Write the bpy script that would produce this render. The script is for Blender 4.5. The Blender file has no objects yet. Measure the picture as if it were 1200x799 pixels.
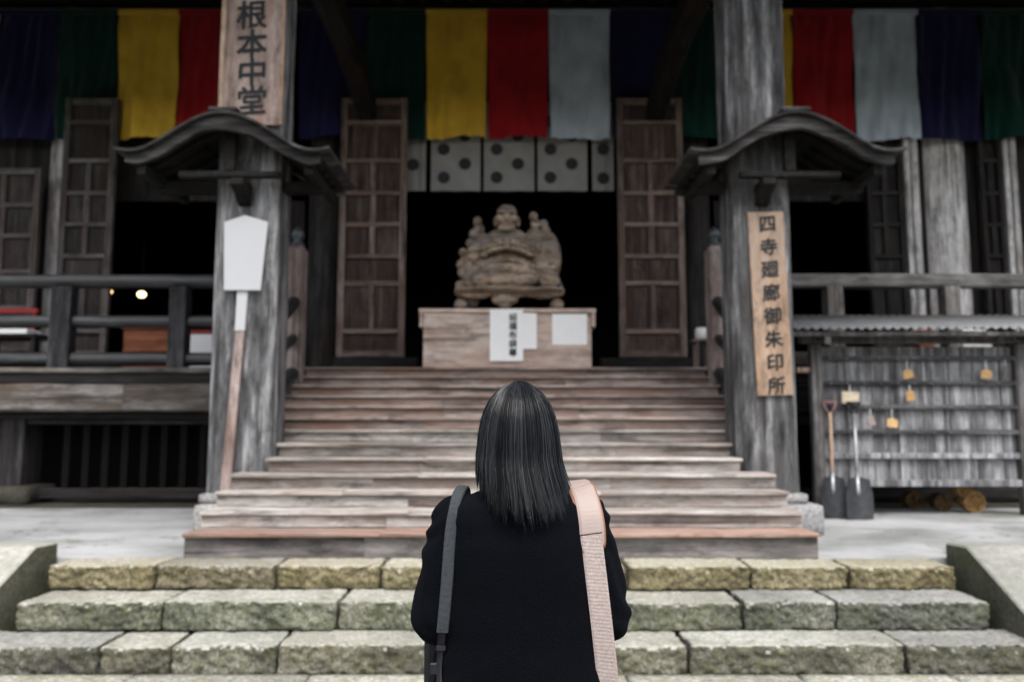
import bpy, bmesh, math, random
from mathutils import Vector, Matrix, noise
from mathutils.bvhtree import BVHTree
R = math.radians
random.seed(7)
sc = bpy.context.scene
COL = sc.collection

# ------------------------------------------------------------------ camera
F = 933.0                      # focal length in photo pixels (28 mm on 36 mm, photo 1200 wide)
CAMZ = 1.55
TH = math.atan(95.5 / F)
cam_d = bpy.data.cameras.new('camera')
cam = bpy.data.objects.new('camera', cam_d); COL.objects.link(cam)
cam.location = (0, 0, CAMZ); cam.rotation_euler = (R(90) + TH, 0, 0)
cam_d.sensor_width = 36; cam_d.lens = 36 * F / 1200
cam_d.clip_start = 0.05; cam_d.clip_end = 2000
cam_d.dof.use_dof = True; cam_d.dof.focus_distance = 1.78; cam_d.dof.aperture_fstop = 2.6
cam_d.dof.aperture_blades = 9
sc.camera = cam

# ------------------------------------------------------------------ sky, sun, exposure
SUN_EL, SUN_AZ = 60, 14        # azimuth: degrees to the right of straight behind the camera
w = bpy.data.worlds.new('World'); sc.world = w; w.use_nodes = True
nt = w.node_tree; bg = nt.nodes['Background']
sky = nt.nodes.new('ShaderNodeTexSky'); sky.sky_type = 'NISHITA'; sky.sun_disc = False
sky.sun_elevation = R(SUN_EL); sky.sun_rotation = R(180 - SUN_AZ)
sky.air_density = 1.0; sky.dust_density = 3.0; sky.ozone_density = 1.0
hs = nt.nodes.new('ShaderNodeHueSaturation'); hs.inputs['Saturation'].default_value = 0.32
nt.links.new(sky.outputs[0], hs.inputs['Color']); nt.links.new(hs.outputs[0], bg.inputs[0])
bg.inputs[1].default_value = 0.125
sd = bpy.data.lights.new('sun', 'SUN'); sd.energy = 1.3; sd.angle = R(40); sd.color = (1, .96, .91)
so = bpy.data.objects.new('sun', sd); COL.objects.link(so)
so.rotation_euler = (R(90 - SUN_EL), 0, R(SUN_AZ))
so.location = (4, -10, 20)
sc.view_settings.view_transform = 'Standard'; sc.view_settings.look = 'None'
sc.view_settings.gamma = 1.0; sc.view_settings.exposure = 1.48
sc.render.engine = 'CYCLES'
sc.cycles.use_denoising = True
sc.cycles.max_bounces = 6; sc.cycles.diffuse_bounces = 4

CT, ST = math.cos(TH), math.sin(TH)
def P(u, v, Y):
    a = (u - 600) / F; b = (399.5 - v) / F
    t = Y / (CT - b * ST)
    return a * t, CAMZ + t * (ST + b * CT)
def PX(u, v, Y): return P(u, v, Y)[0]
def PZ(v, Y): return P(600, v, Y)[1]

# ------------------------------------------------------------------ materials
def mat_base(name):
    m = bpy.data.materials.new(name); m.use_nodes = True
    n = m.node_tree.nodes; l = m.node_tree.links
    return m, n, l, n['Principled BSDF']
def coords(n, l, scale, rnd=True):
    tc = n.new('ShaderNodeTexCoord'); mp = n.new('ShaderNodeMapping')
    mp.inputs['Scale'].default_value = scale
    if rnd:
        oi = n.new('ShaderNodeObjectInfo'); mu = n.new('ShaderNodeMath'); mu.operation = 'MULTIPLY'
        mu.inputs[1].default_value = 53.0; l.new(oi.outputs['Random'], mu.inputs[0])
        ad = n.new('ShaderNodeVectorMath'); ad.operation = 'ADD'
        l.new(tc.outputs['Object'], ad.inputs[0]); l.new(mu.outputs[0], ad.inputs[1])
        l.new(ad.outputs[0], mp.inputs[0])
    else:
        l.new(tc.outputs['Object'], mp.inputs[0])
    return mp.outputs[0]
def tex(n, l, vec, scale, detail=6, rough=.6, dist=0.0):
    t = n.new('ShaderNodeTexNoise'); t.inputs['Scale'].default_value = scale
    t.inputs['Detail'].default_value = detail; t.inputs['Roughness'].default_value = rough
    t.inputs['Distortion'].default_value = dist
    l.new(vec, t.inputs['Vector']); return t.outputs['Fac']
def ramp(n, l, fac, stops):
    r = n.new('ShaderNodeValToRGB'); e = r.color_ramp.elements
    while len(e) < len(stops): e.new(.5)
    for i, (p, c) in enumerate(stops):
        e[i].position = p; e[i].color = (c[0], c[1], c[2], 1)
    l.new(fac, r.inputs[0]); return r.outputs[0]
def mix(n, l, a, b, fac, mode='MIX'):
    m = n.new('ShaderNodeMix'); m.data_type = 'RGBA'; m.blend_type = mode
    for s, k in ((a, 6), (b, 7)):
        if isinstance(s, tuple): m.inputs[k].default_value = (*s, 1)
        else: l.new(s, m.inputs[k])
    if isinstance(fac, float): m.inputs[0].default_value = fac
    else: l.new(fac, m.inputs[0])
    return m.outputs[2]
def bump(n, l, b, h, strength, dist=.01):
    bp = n.new('ShaderNodeBump'); bp.inputs['Strength'].default_value = strength
    bp.inputs['Distance'].default_value = dist
    l.new(h, bp.inputs['Height']); l.new(bp.outputs[0], b.inputs['Normal'])
def wood(name, dark, mid, light, stain, axis='x', rough=.85, grain=16.0, spec=.2, cracks=True, stain_amt=(.45, .7)):
    """weathered timber; grain runs along the given axis"""
    m, n, l, b = mat_base(name)
    s = {'x': (.9, grain, grain), 'y': (grain, .9, grain), 'z': (grain, grain, .9)}[axis]
    v = coords(n, l, s); v2 = coords(n, l, tuple(.35 if k < 1 else 1.6 for k in s))
    g = tex(n, l, v, 1.0, 10, .72, .25)
    c = ramp(n, l, g, [(.34, dark), (.5, mid), (.66, light)])
    bl = tex(n, l, coords(n, l, tuple(1.5 if k < 1 else 4.5 for k in s)), 2.0, 9, .75, .3)
    c = mix(n, l, c, ramp(n, l, bl, [(.36, (.42, .41, .40)), (.5, (.95, .95, .95)), (.66, (1.3, 1.3, 1.3))]), 1.0, 'MULTIPLY')
    st = tex(n, l, v2, 2.2, 5, .6)
    sm = ramp(n, l, st, [(stain_amt[0], (0, 0, 0)), (stain_amt[1], (1, 1, 1))])
    c = mix(n, l, c, stain, sm)
    # per-piece tone
    oi = n.new('ShaderNodeObjectInfo')
    tone = ramp(n, l, oi.outputs['Random'], [(0, (.72, .70, .69)), (1, (1.15, 1.13, 1.12))])
    c = mix(n, l, c, tone, 1.0, 'MULTIPLY')
    if cracks:
        ck = tex(n, l, coords(n, l, tuple(k * 1.9 if k > 1 else .35 for k in s)), 1.0, 3, .5, .2)
        cm = ramp(n, l, ck, [(.33, (.25, .25, .25)), (.4, (1, 1, 1))])
        c = mix(n, l, c, cm, .75, 'MULTIPLY')
    l.new(c, b.inputs['Base Color'])
    b.inputs['Roughness'].default_value = rough; b.inputs['Specular IOR Level'].default_value = spec
    bump(n, l, b, g, .5, .012)
    return m
def rock(name, cols, scale=6.0, moss=None, rough=.95, bstr=.7, speck=.9):
    m, n, l, b = mat_base(name)
    v = coords(n, l, (1, 1, 1))
    big = tex(n, l, v, scale * .35, 4, .55); fine = tex(n, l, v, scale * 9, 8, .75); mid_ = tex(n, l, v, scale * 2, 6, .7)
    c = ramp(n, l, big, [(.3, cols[0]), (.5, cols[1]), (.7, cols[2])])
    sp = ramp(n, l, fine, [(.34, (.3, .29, .28)), (.5, (.9, .9, .9)), (.7, (1.5, 1.47, 1.42))])
    c = mix(n, l, c, sp, speck, 'MULTIPLY')
    if moss:
        mm = ramp(n, l, mid_, [(.45, (0, 0, 0)), (.68, (1, 1, 1))])
        c = mix(n, l, c, moss, mm)
        c = mix(n, l, c, sp, speck*.5, 'MULTIPLY')
    oi = n.new('ShaderNodeObjectInfo')
    tone = ramp(n, l, oi.outputs['Random'], [(0, (.78, .78, .8)), (.5, (1, .97, .9)), (1, (1.12, 1.12, 1.08))])
    c = mix(n, l, c, tone, 1.0, 'MULTIPLY')
    l.new(c, b.inputs['Base Color']); b.inputs['Roughness'].default_value = rough
    b.inputs['Specular IOR Level'].default_value = .15
    hgt = n.new('ShaderNodeMath'); hgt.operation = 'ADD'; l.new(fine, hgt.inputs[0]); l.new(mid_, hgt.inputs[1])
    bump(n, l, b, hgt.outputs[0], bstr, .02)
    return m
def plain(name, col, rough=.8, spec=.2, var=.12, scale=9.0, metal=0.0, bstr=0.0, sheen=0.0):
    m, n, l, b = mat_base(name)
    v = coords(n, l, (1, 1, 1)); t = tex(n, l, v, scale, 5, .6)
    c = ramp(n, l, t, [(.3, tuple(k * (1 - var) for k in col)), (.7, tuple(k * (1 + var) for k in col))])
    l.new(c, b.inputs['Base Color']); b.inputs['Roughness'].default_value = rough
    b.inputs['Specular IOR Level'].default_value = spec; b.inputs['Metallic'].default_value = metal
    if sheen:
        b.inputs['Sheen Weight'].default_value = sheen; b.inputs['Sheen Roughness'].default_value = .5
        b.inputs['Sheen Tint'].default_value = (.6, .65, .8, 1)
    if bstr: bump(n, l, b, t, bstr, .004)
    return m
def cloth(name, col):
    m, n, l, b = mat_base(name)
    v = coords(n, l, (1, 1, 1)); t = tex(n, l, v, 3.0, 5, .6); wv = tex(n, l, v, 90, 2, .5)
    c = ramp(n, l, t, [(.3, tuple(k * .82 for k in col)), (.7, tuple(k * 1.1 for k in col))])
    l.new(c, b.inputs['Base Color']); b.inputs['Roughness'].default_value = .9
    b.inputs['Specular IOR Level'].default_value = .1
    b.inputs['Sheen Weight'].default_value = .15
    bump(n, l, b, wv, .2, .004)
    return m
def emit(name, col, s):
    m, n, l, b = mat_base(name)
    b.inputs['Base Color'].default_value = (*col, 1)
    b.inputs['Emission Color'].default_value = (*col, 1); b.inputs['Emission Strength'].default_value = s
    return m

def concrete(name):
    m, n, l, b = mat_base(name)
    v = coords(n, l, (1, 1, 1), False)
    c = ramp(n, l, tex(n, l, v, .9, 6, .6, .4), [(.3, (.17, .175, .172)), (.5, (.30, .303, .307)), (.7, (.385, .385, .39))])
    st = ramp(n, l, tex(n, l, coords(n, l, (.5, 1.6, 1), False), 1.3, 6, .65), [(.5, (0, 0, 0)), (.72, (1, 1, 1))])
    c = mix(n, l, c, (.13, .14, .11), st)
    vo = n.new('ShaderNodeTexVoronoi'); vo.feature = 'DISTANCE_TO_EDGE'; vo.inputs['Scale'].default_value = .55
    wv = n.new('ShaderNodeVectorMath'); wv.operation = 'ADD'; nz = n.new('ShaderNodeTexNoise'); nz.inputs['Scale'].default_value = 3
    l.new(v, nz.inputs['Vector']); l.new(v, wv.inputs[0]); l.new(nz.outputs['Color'], wv.inputs[1]); l.new(wv.outputs[0], vo.inputs['Vector'])
    c = mix(n, l, c, ramp(n, l, vo.outputs['Distance'], [(.0, (.35, .35, .33)), (.012, (1, 1, 1))]), .8, 'MULTIPLY')
    fine = tex(n, l, v, 60, 4, .7)
    c = mix(n, l, c, ramp(n, l, fine, [(.3, (.85, .85, .85)), (.7, (1.08, 1.08, 1.08))]), 1.0, 'MULTIPLY')
    l.new(c, b.inputs['Base Color']); b.inputs['Roughness'].default_value = .8; b.inputs['Specular IOR Level'].default_value = .25
    bump(n, l, b, fine, .1, .01)
    return m
M = {}
M['pillar'] = wood('weathered_pillar_wood', (.02, .0207, .022), (.095, .097, .102), (.33, .335, .345), (.06, .056, .054), 'z', grain=9, stain_amt=(.5, .75))
M['pale_pillar'] = wood('bleached_pillar_wood', (.22, .215, .215), (.56, .55, .55), (.74, .73, .74), (.34, .26, .21), 'z', grain=8, stain_amt=(.52, .75))
M['dark_z'] = wood('dark_wood_upright', (.007, .006, .006), (.022, .021, .022), (.055, .052, .053), (.03, .022, .019), 'z')
M['dark_x'] = wood('dark_wood_lengthwise', (.007, .006, .006), (.022, .021, .022), (.055, .052, .053), (.02, .016, .014), 'x')
M['dark_y'] = wood('dark_wood_depthwise', (.006, .005, .005), (.018, .015, .014), (.042, .035, .032), (.022, .016, .013), 'y')
M['door'] = wood('door_wood', (.045, .035, .031), (.145, .115, .104), (.27, .228, .212), (.15, .095, .074), 'z', stain_amt=(.45, .7))
M['door_rail'] = wood('door_rail_wood', (.06, .048, .043), (.19, .15, .135), (.31, .265, .245), (.19, .125, .10), 'x', stain_amt=(.45, .7))
M['door_panel_shade'] = wood('shaded_door_panel_wood', (.02, .015, .013), (.068, .051, .045), (.14, .112, .102), (.07, .043, .033), 'z')  # darker copy of the door wood: recess shade painted into the panels
M['door_grey_panel_shade'] = wood('shaded_grey_door_panel_wood', (.015, .013, .013), (.042, .037, .036), (.085, .078, .075), (.04, .028, .023), 'z')  # same painted recess shade for the grey doors
M['door_grey'] = wood('grey_door_wood', (.035, .032, .032), (.10, .092, .09), (.18, .168, .165), (.085, .06, .05), 'z')
M['door_grey_rail'] = wood('grey_door_rail_wood', (.045, .042, .042), (.125, .115, .112), (.21, .198, .195), (.1, .075, .062), 'x')
M['tread'] = wood('stair_tread_wood', (.15, .138, .128), (.345, .328, .312), (.49, .475, .462), (.25, .20, .17), 'x', grain=12)
M['riser'] = wood('stair_riser_wood', (.095, .084, .077), (.345, .322, .30), (.52, .50, .478), (.22, .165, .138), 'x', grain=9, stain_amt=(.42, .68))
M['tread_up'] = wood('upper_tread_wood', (.13, .10, .088), (.31, .262, .238), (.43, .39, .365), (.26, .175, .14), 'x', grain=12)
M['riser_up'] = wood('upper_riser_wood', (.08, .058, .05), (.29, .24, .215), (.43, .385, .36), (.21, .13, .10), 'x', grain=9, stain_amt=(.42, .68))
M['low_riser'] = wood('low_riser_wood', (.05, .045, .045), (.115, .108, .106), (.2, .19, .185), (.3, .26, .25), 'x', grain=8, stain_amt=(.6, .72))
M['low_tread'] = wood('low_tread_wood', (.16, .10, .075), (.30, .19, .145), (.40, .28, .23), (.3, .24, .22), 'x')
M['rail'] = wood('railing_wood', (.008, .0083, .0093), (.022, .0235, .026), (.06, .064, .07), (.018, .018, .02), 'x', grain=14, rough=.5, spec=.5)
M['rail_z'] = wood('railing_post_wood', (.009, .009, .010), (.024, .024, .027), (.06, .061, .066), (.11, .11, .115), 'z', grain=12, stain_amt=(.6, .8))
M['rail_grey'] = wood('grey_railing_wood', (.03, .03, .03), (.085, .084, .083), (.16, .16, .16), (.05, .047, .044), 'x', grain=14)
M['rail_grey_z'] = wood('grey_railing_post_wood', (.06, .06, .06), (.16, .155, .152), (.26, .255, .25), (.1, .09, .085), 'z', grain=14)
M['beam'] = wood('veranda_beam_wood', (.03, .027, .026), (.11, .102, .098), (.26, .245, .235), (.07, .055, .04), 'x', grain=10)
M['newel'] = wood('newel_wood', (.12, .09, .085), (.25, .205, .195), (.36, .32, .31), (.12, .08, .068), 'z')
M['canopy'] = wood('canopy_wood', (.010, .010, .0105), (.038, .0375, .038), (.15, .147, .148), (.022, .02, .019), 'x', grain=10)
M['canopy_shade'] = wood('canopy_shaded_wood', (.004, .004, .004), (.010, .0095, .009), (.022, .021, .02), (.010, .008, .007), 'y')  # darkened copy of the canopy wood: shade under the roof put into the colour
M['box'] = wood('offertory_box_wood', (.34, .26, .22), (.62, .53, .475), (.70, .63, .585), (.46, .32, .25), 'x', grain=5, stain_amt=(.42, .72))
M['sign'] = wood('old_sign_wood', (.13, .09, .076), (.25, .192, .17), (.35, .285, .262), (.27, .16, .12), 'z', grain=7, cracks=False)
M['sign_new'] = wood('new_sign_wood', (.22, .15, .10), (.31, .215, .152), (.37, .275, .21), (.25, .21, .185), 'z', grain=6, cracks=False)
M['stick'] = wood('brown_stick_wood', (.10, .07, .062), (.23, .18, .165), (.34, .29, .275), (.15, .09, .075), 'z')
M['rack'] = wood('rack_board_wood', (.06, .06, .063), (.22, .225, .235), (.42, .43, .45), (.08, .08, .084), 'z', grain=14, stain_amt=(.5, .66))
M['rack_rail'] = wood('rack_rail_wood', (.03, .03, .031), (.075, .075, .078), (.15, .15, .155), (.06, .06, .06), 'x')
M['rack_post'] = wood('rack_post_wood', (.05, .048, .048), (.12, .115, .115), (.2, .195, .195), (.06, .055, .052), 'z')
M['cabinet'] = wood('red_brown_cabinet_wood', (.12, .04, .02), (.25, .085, .04), (.36, .14, .075), (.3, .11, .055), 'x', cracks=False, rough=.5)
M['shaft'] = wood('tool_shaft_wood', (.3, .2, .14), (.42, .31, .235), (.5, .4, .32), (.36, .24, .17), 'z', cracks=False)
M['ema'] = wood('plaque_wood', (.46, .28, .12), (.55, .36, .17), (.6, .43, .24), (.5, .3, .13), 'x', cracks=False)
M['ema_pale'] = wood('pale_plaque_wood', (.55, .46, .32), (.64, .56, .42), (.68, .61, .48), (.6, .5, .35), 'x', cracks=False)
M['statue'] = wood('carved_statue_wood', (.06, .044, .034), (.34, .26, .195), (.64, .54, .43), (.17, .15, .14), 'x', grain=9, stain_amt=(.45, .65))
M['straw'] = wood('straw', (.22, .12, .045), (.48, .29, .12), (.62, .42, .2), (.34, .2, .08), 'x', grain=30)
M['straw_shade'] = wood('shaded_straw', (.06, .035, .016), (.14, .085, .04), (.21, .14, .07), (.09, .055, .025), 'x', grain=30)  # darker copy of the straw: shade under the rack as colour
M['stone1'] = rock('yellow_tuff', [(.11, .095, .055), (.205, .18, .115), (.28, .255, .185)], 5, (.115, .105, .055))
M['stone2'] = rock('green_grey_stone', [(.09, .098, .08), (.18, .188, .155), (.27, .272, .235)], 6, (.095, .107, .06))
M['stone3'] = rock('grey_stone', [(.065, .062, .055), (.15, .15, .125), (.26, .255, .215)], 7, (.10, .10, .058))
M['top1'] = rock('worn_lit_yellow_tread_stone', [(.22, .205, .16), (.31, .298, .255), (.37, .36, .325)], 5, (.24, .23, .17), bstr=.25, speck=.6)  # worn tops, also paled against the fronts to paint in light from above
M['top2'] = rock('worn_lit_grey_tread_stone', [(.20, .20, .188), (.31, .31, .292), (.38, .38, .362)], 4, (.21, .22, .188), bstr=.25, speck=.6)  # grey worn tops, top light put into the tone likewise
M['cheek_shade'] = rock('shaded_mossy_side_stone', [(.07, .07, .055), (.12, .12, .095), (.17, .17, .14)], 3, (.075, .085, .045), bstr=.5, speck=.5)  # mossy tone darkened further: shade of the side faces painted in
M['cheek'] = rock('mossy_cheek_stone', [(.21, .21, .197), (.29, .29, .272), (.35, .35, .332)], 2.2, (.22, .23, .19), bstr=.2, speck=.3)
M['plinth'] = rock('pale_plinth_stone', [(.2, .2, .2), (.28, .28, .28), (.34, .34, .34)], 4, None, bstr=.3)
M['slab'] = rock('paving_slab_stone', [(.2, .2, .185), (.31, .31, .285), (.38, .38, .36)], 4, (.22, .22, .165), bstr=.4)
M['landing'] = concrete('landing_concrete')
M['ground'] = rock('mossy_forest_earth', [(.025, .025, .018), (.05, .048, .036), (.075, .072, .055)], 3, (.04, .05, .022))
M['mortar'] = rock('dark_joint_earth', [(.03, .03, .026), (.06, .058, .05), (.09, .088, .075)], 8, None)
M['yellow'] = cloth('yellow_cloth', (.72, .45, .05)); M['red'] = cloth('red_cloth', (.34, .012, .018))
M['white'] = cloth('white_cloth', (.50, .58, .68)); M['green'] = cloth('green_cloth', (.004, .034, .026))
M['purple'] = cloth('purple_cloth', (.012, .011, .055))
M['curtain'] = cloth('pale_curtain_cloth', (.31, .305, .30)); M['crest'] = cloth('black_crest_print', (.045, .045, .05))
M['ink'] = plain('black_ink', (.016, .018, .02), .7)
M['paper'] = plain('white_paper', (.82, .82, .82), .8, var=.02)
M['placard'] = plain('white_placard', (.40, .405, .42), .6, var=.015)
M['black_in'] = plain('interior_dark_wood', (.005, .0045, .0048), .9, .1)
M['metal_dark'] = plain('dark_steel', (.02, .021, .024), .45, .4, .5, 14, metal=.4)
M['metal_grey'] = plain('grey_steel', (.33, .34, .35), .4, .5, .15, metal=.7)
M['bronze'] = plain('aged_bronze', (.07, .085, .095), .45, .4, .25, metal=.5)
M['corrugated'] = plain('corrugated_sheet', (.135, .14, .146), .5, .4, .18, 5)
M['pink_paint'] = plain('faded_red_handle', (.22, .12, .125), .6)
M['red_paint'] = plain('red_lacquer', (.26, .03, .028), .5)
M['cord'] = plain('white_cord', (.6, .6, .58), .9)
M['porcelain'] = plain('white_porcelain', (.72, .72, .7), .3, .5, .03)
M['bulb'] = emit('lit_bulb', (1, .74, .36), 2.2); M['bulb2'] = emit('lit_small_bulb', (1, .6, .25), 1.5)
M['coat'] = plain('black_wool', (.0024, .0027, .0042), .95, .04, .4, 260, sheen=.012, bstr=.9)
M['trouser'] = plain('black_cotton', (.012, .012, .015), .9, .15)
M['skin'] = plain('skin', (.55, .36, .28), .5, .4, .05)
M['eye'] = plain('dark_eye', (.02, .015, .012), .2, .5)
M['lip'] = plain('lip', (.42, .17, .15), .45, .4)
M['shoe'] = plain('black_leather', (.015, .015, .016), .35, .5)
M['bag'] = plain('dark_bag_canvas', (.02, .02, .024), .85)
M['pink_bag'] = plain('pale_pink_leather', (.27, .215, .195), .6, .3, .06)
M['leather'] = plain('tan_leather_edge', (.20, .085, .045), .5, .4, .1)

def strap_mat(name, ca, cb, freq, axis=2):
    m, n, l, b = mat_base(name)
    tc = n.new('ShaderNodeTexCoord'); sp = n.new('ShaderNodeSeparateXYZ'); l.new(tc.outputs['Object'], sp.inputs[0])
    sn = n.new('ShaderNodeMath'); sn.operation = 'SINE'; mu = n.new('ShaderNodeMath'); mu.operation = 'MULTIPLY_ADD'
    nz = tex(n, l, tc.outputs['Object'], 40, 4, .7)
    l.new(sp.outputs[axis], mu.inputs[0]); mu.inputs[1].default_value = freq
    m2 = n.new('ShaderNodeMath'); m2.operation = 'MULTIPLY'; m2.inputs[1].default_value = 3.0; l.new(nz, m2.inputs[0])
    l.new(m2.outputs[0], mu.inputs[2]); l.new(mu.outputs[0], sn.inputs[0])
    mr = n.new('ShaderNodeMapRange'); mr.inputs[1].default_value = -1; mr.inputs[2].default_value = 1; l.new(sn.outputs[0], mr.inputs[0])
    c = mix(n, l, ca, cb, mr.outputs[0])
    c2 = ramp(n, l, tex(n, l, tc.outputs['Object'], 220, 3, .6), [(.3, (.75, .75, .75)), (.7, (1.2, 1.2, 1.2))])
    l.new(mix(n, l, c, c2, 1.0, 'MULTIPLY'), b.inputs['Base Color'])
    b.inputs['Roughness'].default_value = .85; b.inputs['Specular IOR Level'].default_value = .2
    bump(n, l, b, mr.outputs[0], .5, .002)
    return m
M['web_grey'] = strap_mat('grey_webbing', (.025, .029, .032), (.052, .058, .063), 2600)
M['web_pink'] = strap_mat('pink_woven_webbing', (.26, .20, .185), (.43, .37, .35), 2200)
def hair_mat(name='black_hair', lift=1.0, spec=.34, rough=.25):
    m, n, l, b = mat_base(name)
    v = coords(n, l, (1, 1, 1), False); t = tex(n, l, v, 60, 3, .6)
    l.new(ramp(n, l, t, [(.3, tuple(k*lift for k in (.0018, .0024, .0034))), (.7, tuple(k*lift for k in (.0055, .0072, .0098)))]), b.inputs['Base Color'])
    b.inputs['Roughness'].default_value = rough; b.inputs['Specular IOR Level'].default_value = spec
    return m
M['hair'] = hair_mat(); M['hair_dull'] = hair_mat('dull_black_hair', .6, .12, .4); M['hair_shine'] = hair_mat('glossy_black_hair', 1.5, .62, .25)

# ------------------------------------------------------------------ object helpers
WL = {}                                         # world location of parents
def tag(o, label, cat, group=None, kind=None):
    if label: o['label'] = label
    if cat: o['category'] = cat
    if group: o['group'] = group
    if kind: o['kind'] = kind
    return o
def thing(name, loc, label, cat, group=None):
    o = bpy.data.objects.new(name, None); COL.objects.link(o); o.location = loc
    o.empty_display_size = .1
    WL[o.name] = Vector(loc); return tag(o, label, cat, group)
def link(name, me, mat, parent=None, smooth=False, center=True):
    """me is given in world coordinates"""
    vs = [v.co.copy() for v in me.vertices]
    c = Vector((0, 0, 0))
    if center and vs:
        lo = Vector((min(v.x for v in vs), min(v.y for v in vs), min(v.z for v in vs)))
        hi = Vector((max(v.x for v in vs), max(v.y for v in vs), max(v.z for v in vs)))
        c = (lo + hi) / 2; c.z = lo.z
        me.transform(Matrix.Translation(-c))
    if mat: me.materials.append(mat)
    if smooth: me.polygons.foreach_set('use_smooth', [True] * len(me.polygons))
    me.name = name
    o = bpy.data.objects.new(name, me); COL.objects.link(o)
    p = WL[parent.name] if parent else Vector((0, 0, 0))
    o.parent = parent; o.location = c - p; WL[o.name] = c
    return o
class MB:
    def __init__(s): s.v = []; s.f = []
    def add(s, vs, fs):
        k = len(s.v); s.v += [tuple(v) for v in vs]; s.f += [tuple(i + k for i in f) for f in fs]; return s
    def box(s, x0, x1, y0, y1, z0, z1):
        return s.add([(x0,y0,z0),(x1,y0,z0),(x1,y1,z0),(x0,y1,z0),(x0,y0,z1),(x1,y0,z1),(x1,y1,z1),(x0,y1,z1)],
                     [(0,3,2,1),(4,5,6,7),(0,1,5,4),(1,2,6,5),(2,3,7,6),(3,0,4,7)])
    def loft(s, rings, cap=True, close=True):
        n = len(rings[0]); vs = [p for r in rings for p in r]; fs = []
        for i in range(len(rings) - 1):
            for j in range(n if close else n - 1):
                a = i*n + j; b_ = i*n + (j+1) % n
                fs.append((a, b_, b_ + n, a + n))
        if cap:
            fs.append(tuple(range(n))[::-1]); fs.append(tuple((len(rings)-1)*n + j for j in range(n)))
        return s.add(vs, fs)
    def tube(s, p, q, r0, r1=None, n=12):
        r1 = r0 if r1 is None else r1
        p = Vector(p); q = Vector(q); d = (q - p).normalized()
        a = d.orthogonal().normalized(); b_ = d.cross(a)
        ring = lambda c, r: [c + a*math.cos(2*math.pi*i/n)*r + b_*math.sin(2*math.pi*i/n)*r for i in range(n)]
        return s.loft([ring(p, r0), ring(q, r1)])
    def path(s, pts, r, n=8):
        pts = [Vector(p) for p in pts]; rings = []
        a = None
        for i, p in enumerate(pts):
            d = (pts[min(i+1, len(pts)-1)] - pts[max(i-1, 0)]).normalized()
            a = d.orthogonal().normalized() if a is None else (a - d*a.dot(d)).normalized()
            b_ = d.cross(a); rr = r[i] if isinstance(r, (list, tuple)) else r
            rings.append([p + a*math.cos(2*math.pi*k/n)*rr + b_*math.sin(2*math.pi*k/n)*rr for k in range(n)])
        return s.loft(rings)
    def lathe(s, c, prof, n=20):
        return s.loft([[(c[0] + r*math.cos(2*math.pi*i/n), c[1] + r*math.sin(2*math.pi*i/n), c[2] + z) for i in range(n)] for r, z in prof])
    def prism(s, poly, axis, a0, a1):
        """poly: 2-D points; axis 'x': points are (y,z); 'y': points are (x,z)"""
        f = (lambda p, a: (a, p[0], p[1])) if axis == 'x' else (lambda p, a: (p[0], a, p[1]))
        return s.loft([[f(p, a0) for p in poly], [f(p, a1) for p in poly]])
    def mesh(s):
        me = bpy.data.meshes.new('m'); me.from_pydata(s.v, [], s.f)
        bm = bmesh.new(); bm.from_mesh(me); bmesh.ops.recalc_face_normals(bm, faces=bm.faces); bm.to_mesh(me); bm.free()
        return me
    def build(s, name, mat, parent=None, bevel=0, smooth=False):
        me = s.mesh()
        if bevel:
            bm = bmesh.new(); bm.from_mesh(me)
            bmesh.ops.bevel(bm, geom=bm.edges[:], offset=bevel, segments=1, affect='EDGES', clamp_overlap=True)
            bm.to_mesh(me); bm.free()
        return link(name, me, mat, parent, smooth)
def box(name, mat, x0, x1, y0, y1, z0, z1, parent=None, bevel=.006):
    return MB().box(min(x0, x1), max(x0, x1), y0, y1, min(z0, z1), max(z0, z1)).build(name, mat, parent, bevel)
def timber(name, mat, x0, x1, y0, y1, z0, z1, parent=None, bevel=.012, jit=.006, seg=.25, seed=None):
    """long squared timber with worn, slightly uneven edges: segmented along its longest side"""
    rnd = random.Random(seed if seed is not None else random.random())
    L = [x1-x0, y1-y0, z1-z0]; ax = L.index(max(L)); n = max(2, int(L[ax]/seg))
    lo = [x0, y0, z0]; hi = [x1, y1, z1]; o = [i for i in range(3) if i != ax]
    b = min(bevel, L[o[0]]*.3, L[o[1]]*.3)
    A0, A1, B0, B1 = lo[o[0]], hi[o[0]], lo[o[1]], hi[o[1]]
    sec = [(A0+b,B0),(A1-b,B0),(A1,B0+b),(A1,B1-b),(A1-b,B1),(A0+b,B1),(A0,B1-b),(A0,B0+b)]
    off = rnd.random()*50
    rings = []
    for i in range(n+1):
        t = lo[ax] + L[ax]*i/n; r = []
        for k, (p, q) in enumerate(sec):
            j = jit * noise.noise(Vector((t*2.3 + off, k*3.1, off))); j2 = jit * noise.noise(Vector((t*2.3 + off, k*3.1+40, off)))
            c = [0, 0, 0]; c[ax] = t; c[o[0]] = p + j; c[o[1]] = q + j2; r.append(tuple(c))
        rings.append(r)
    return MB().loft(rings).build(name, mat, parent)
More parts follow.
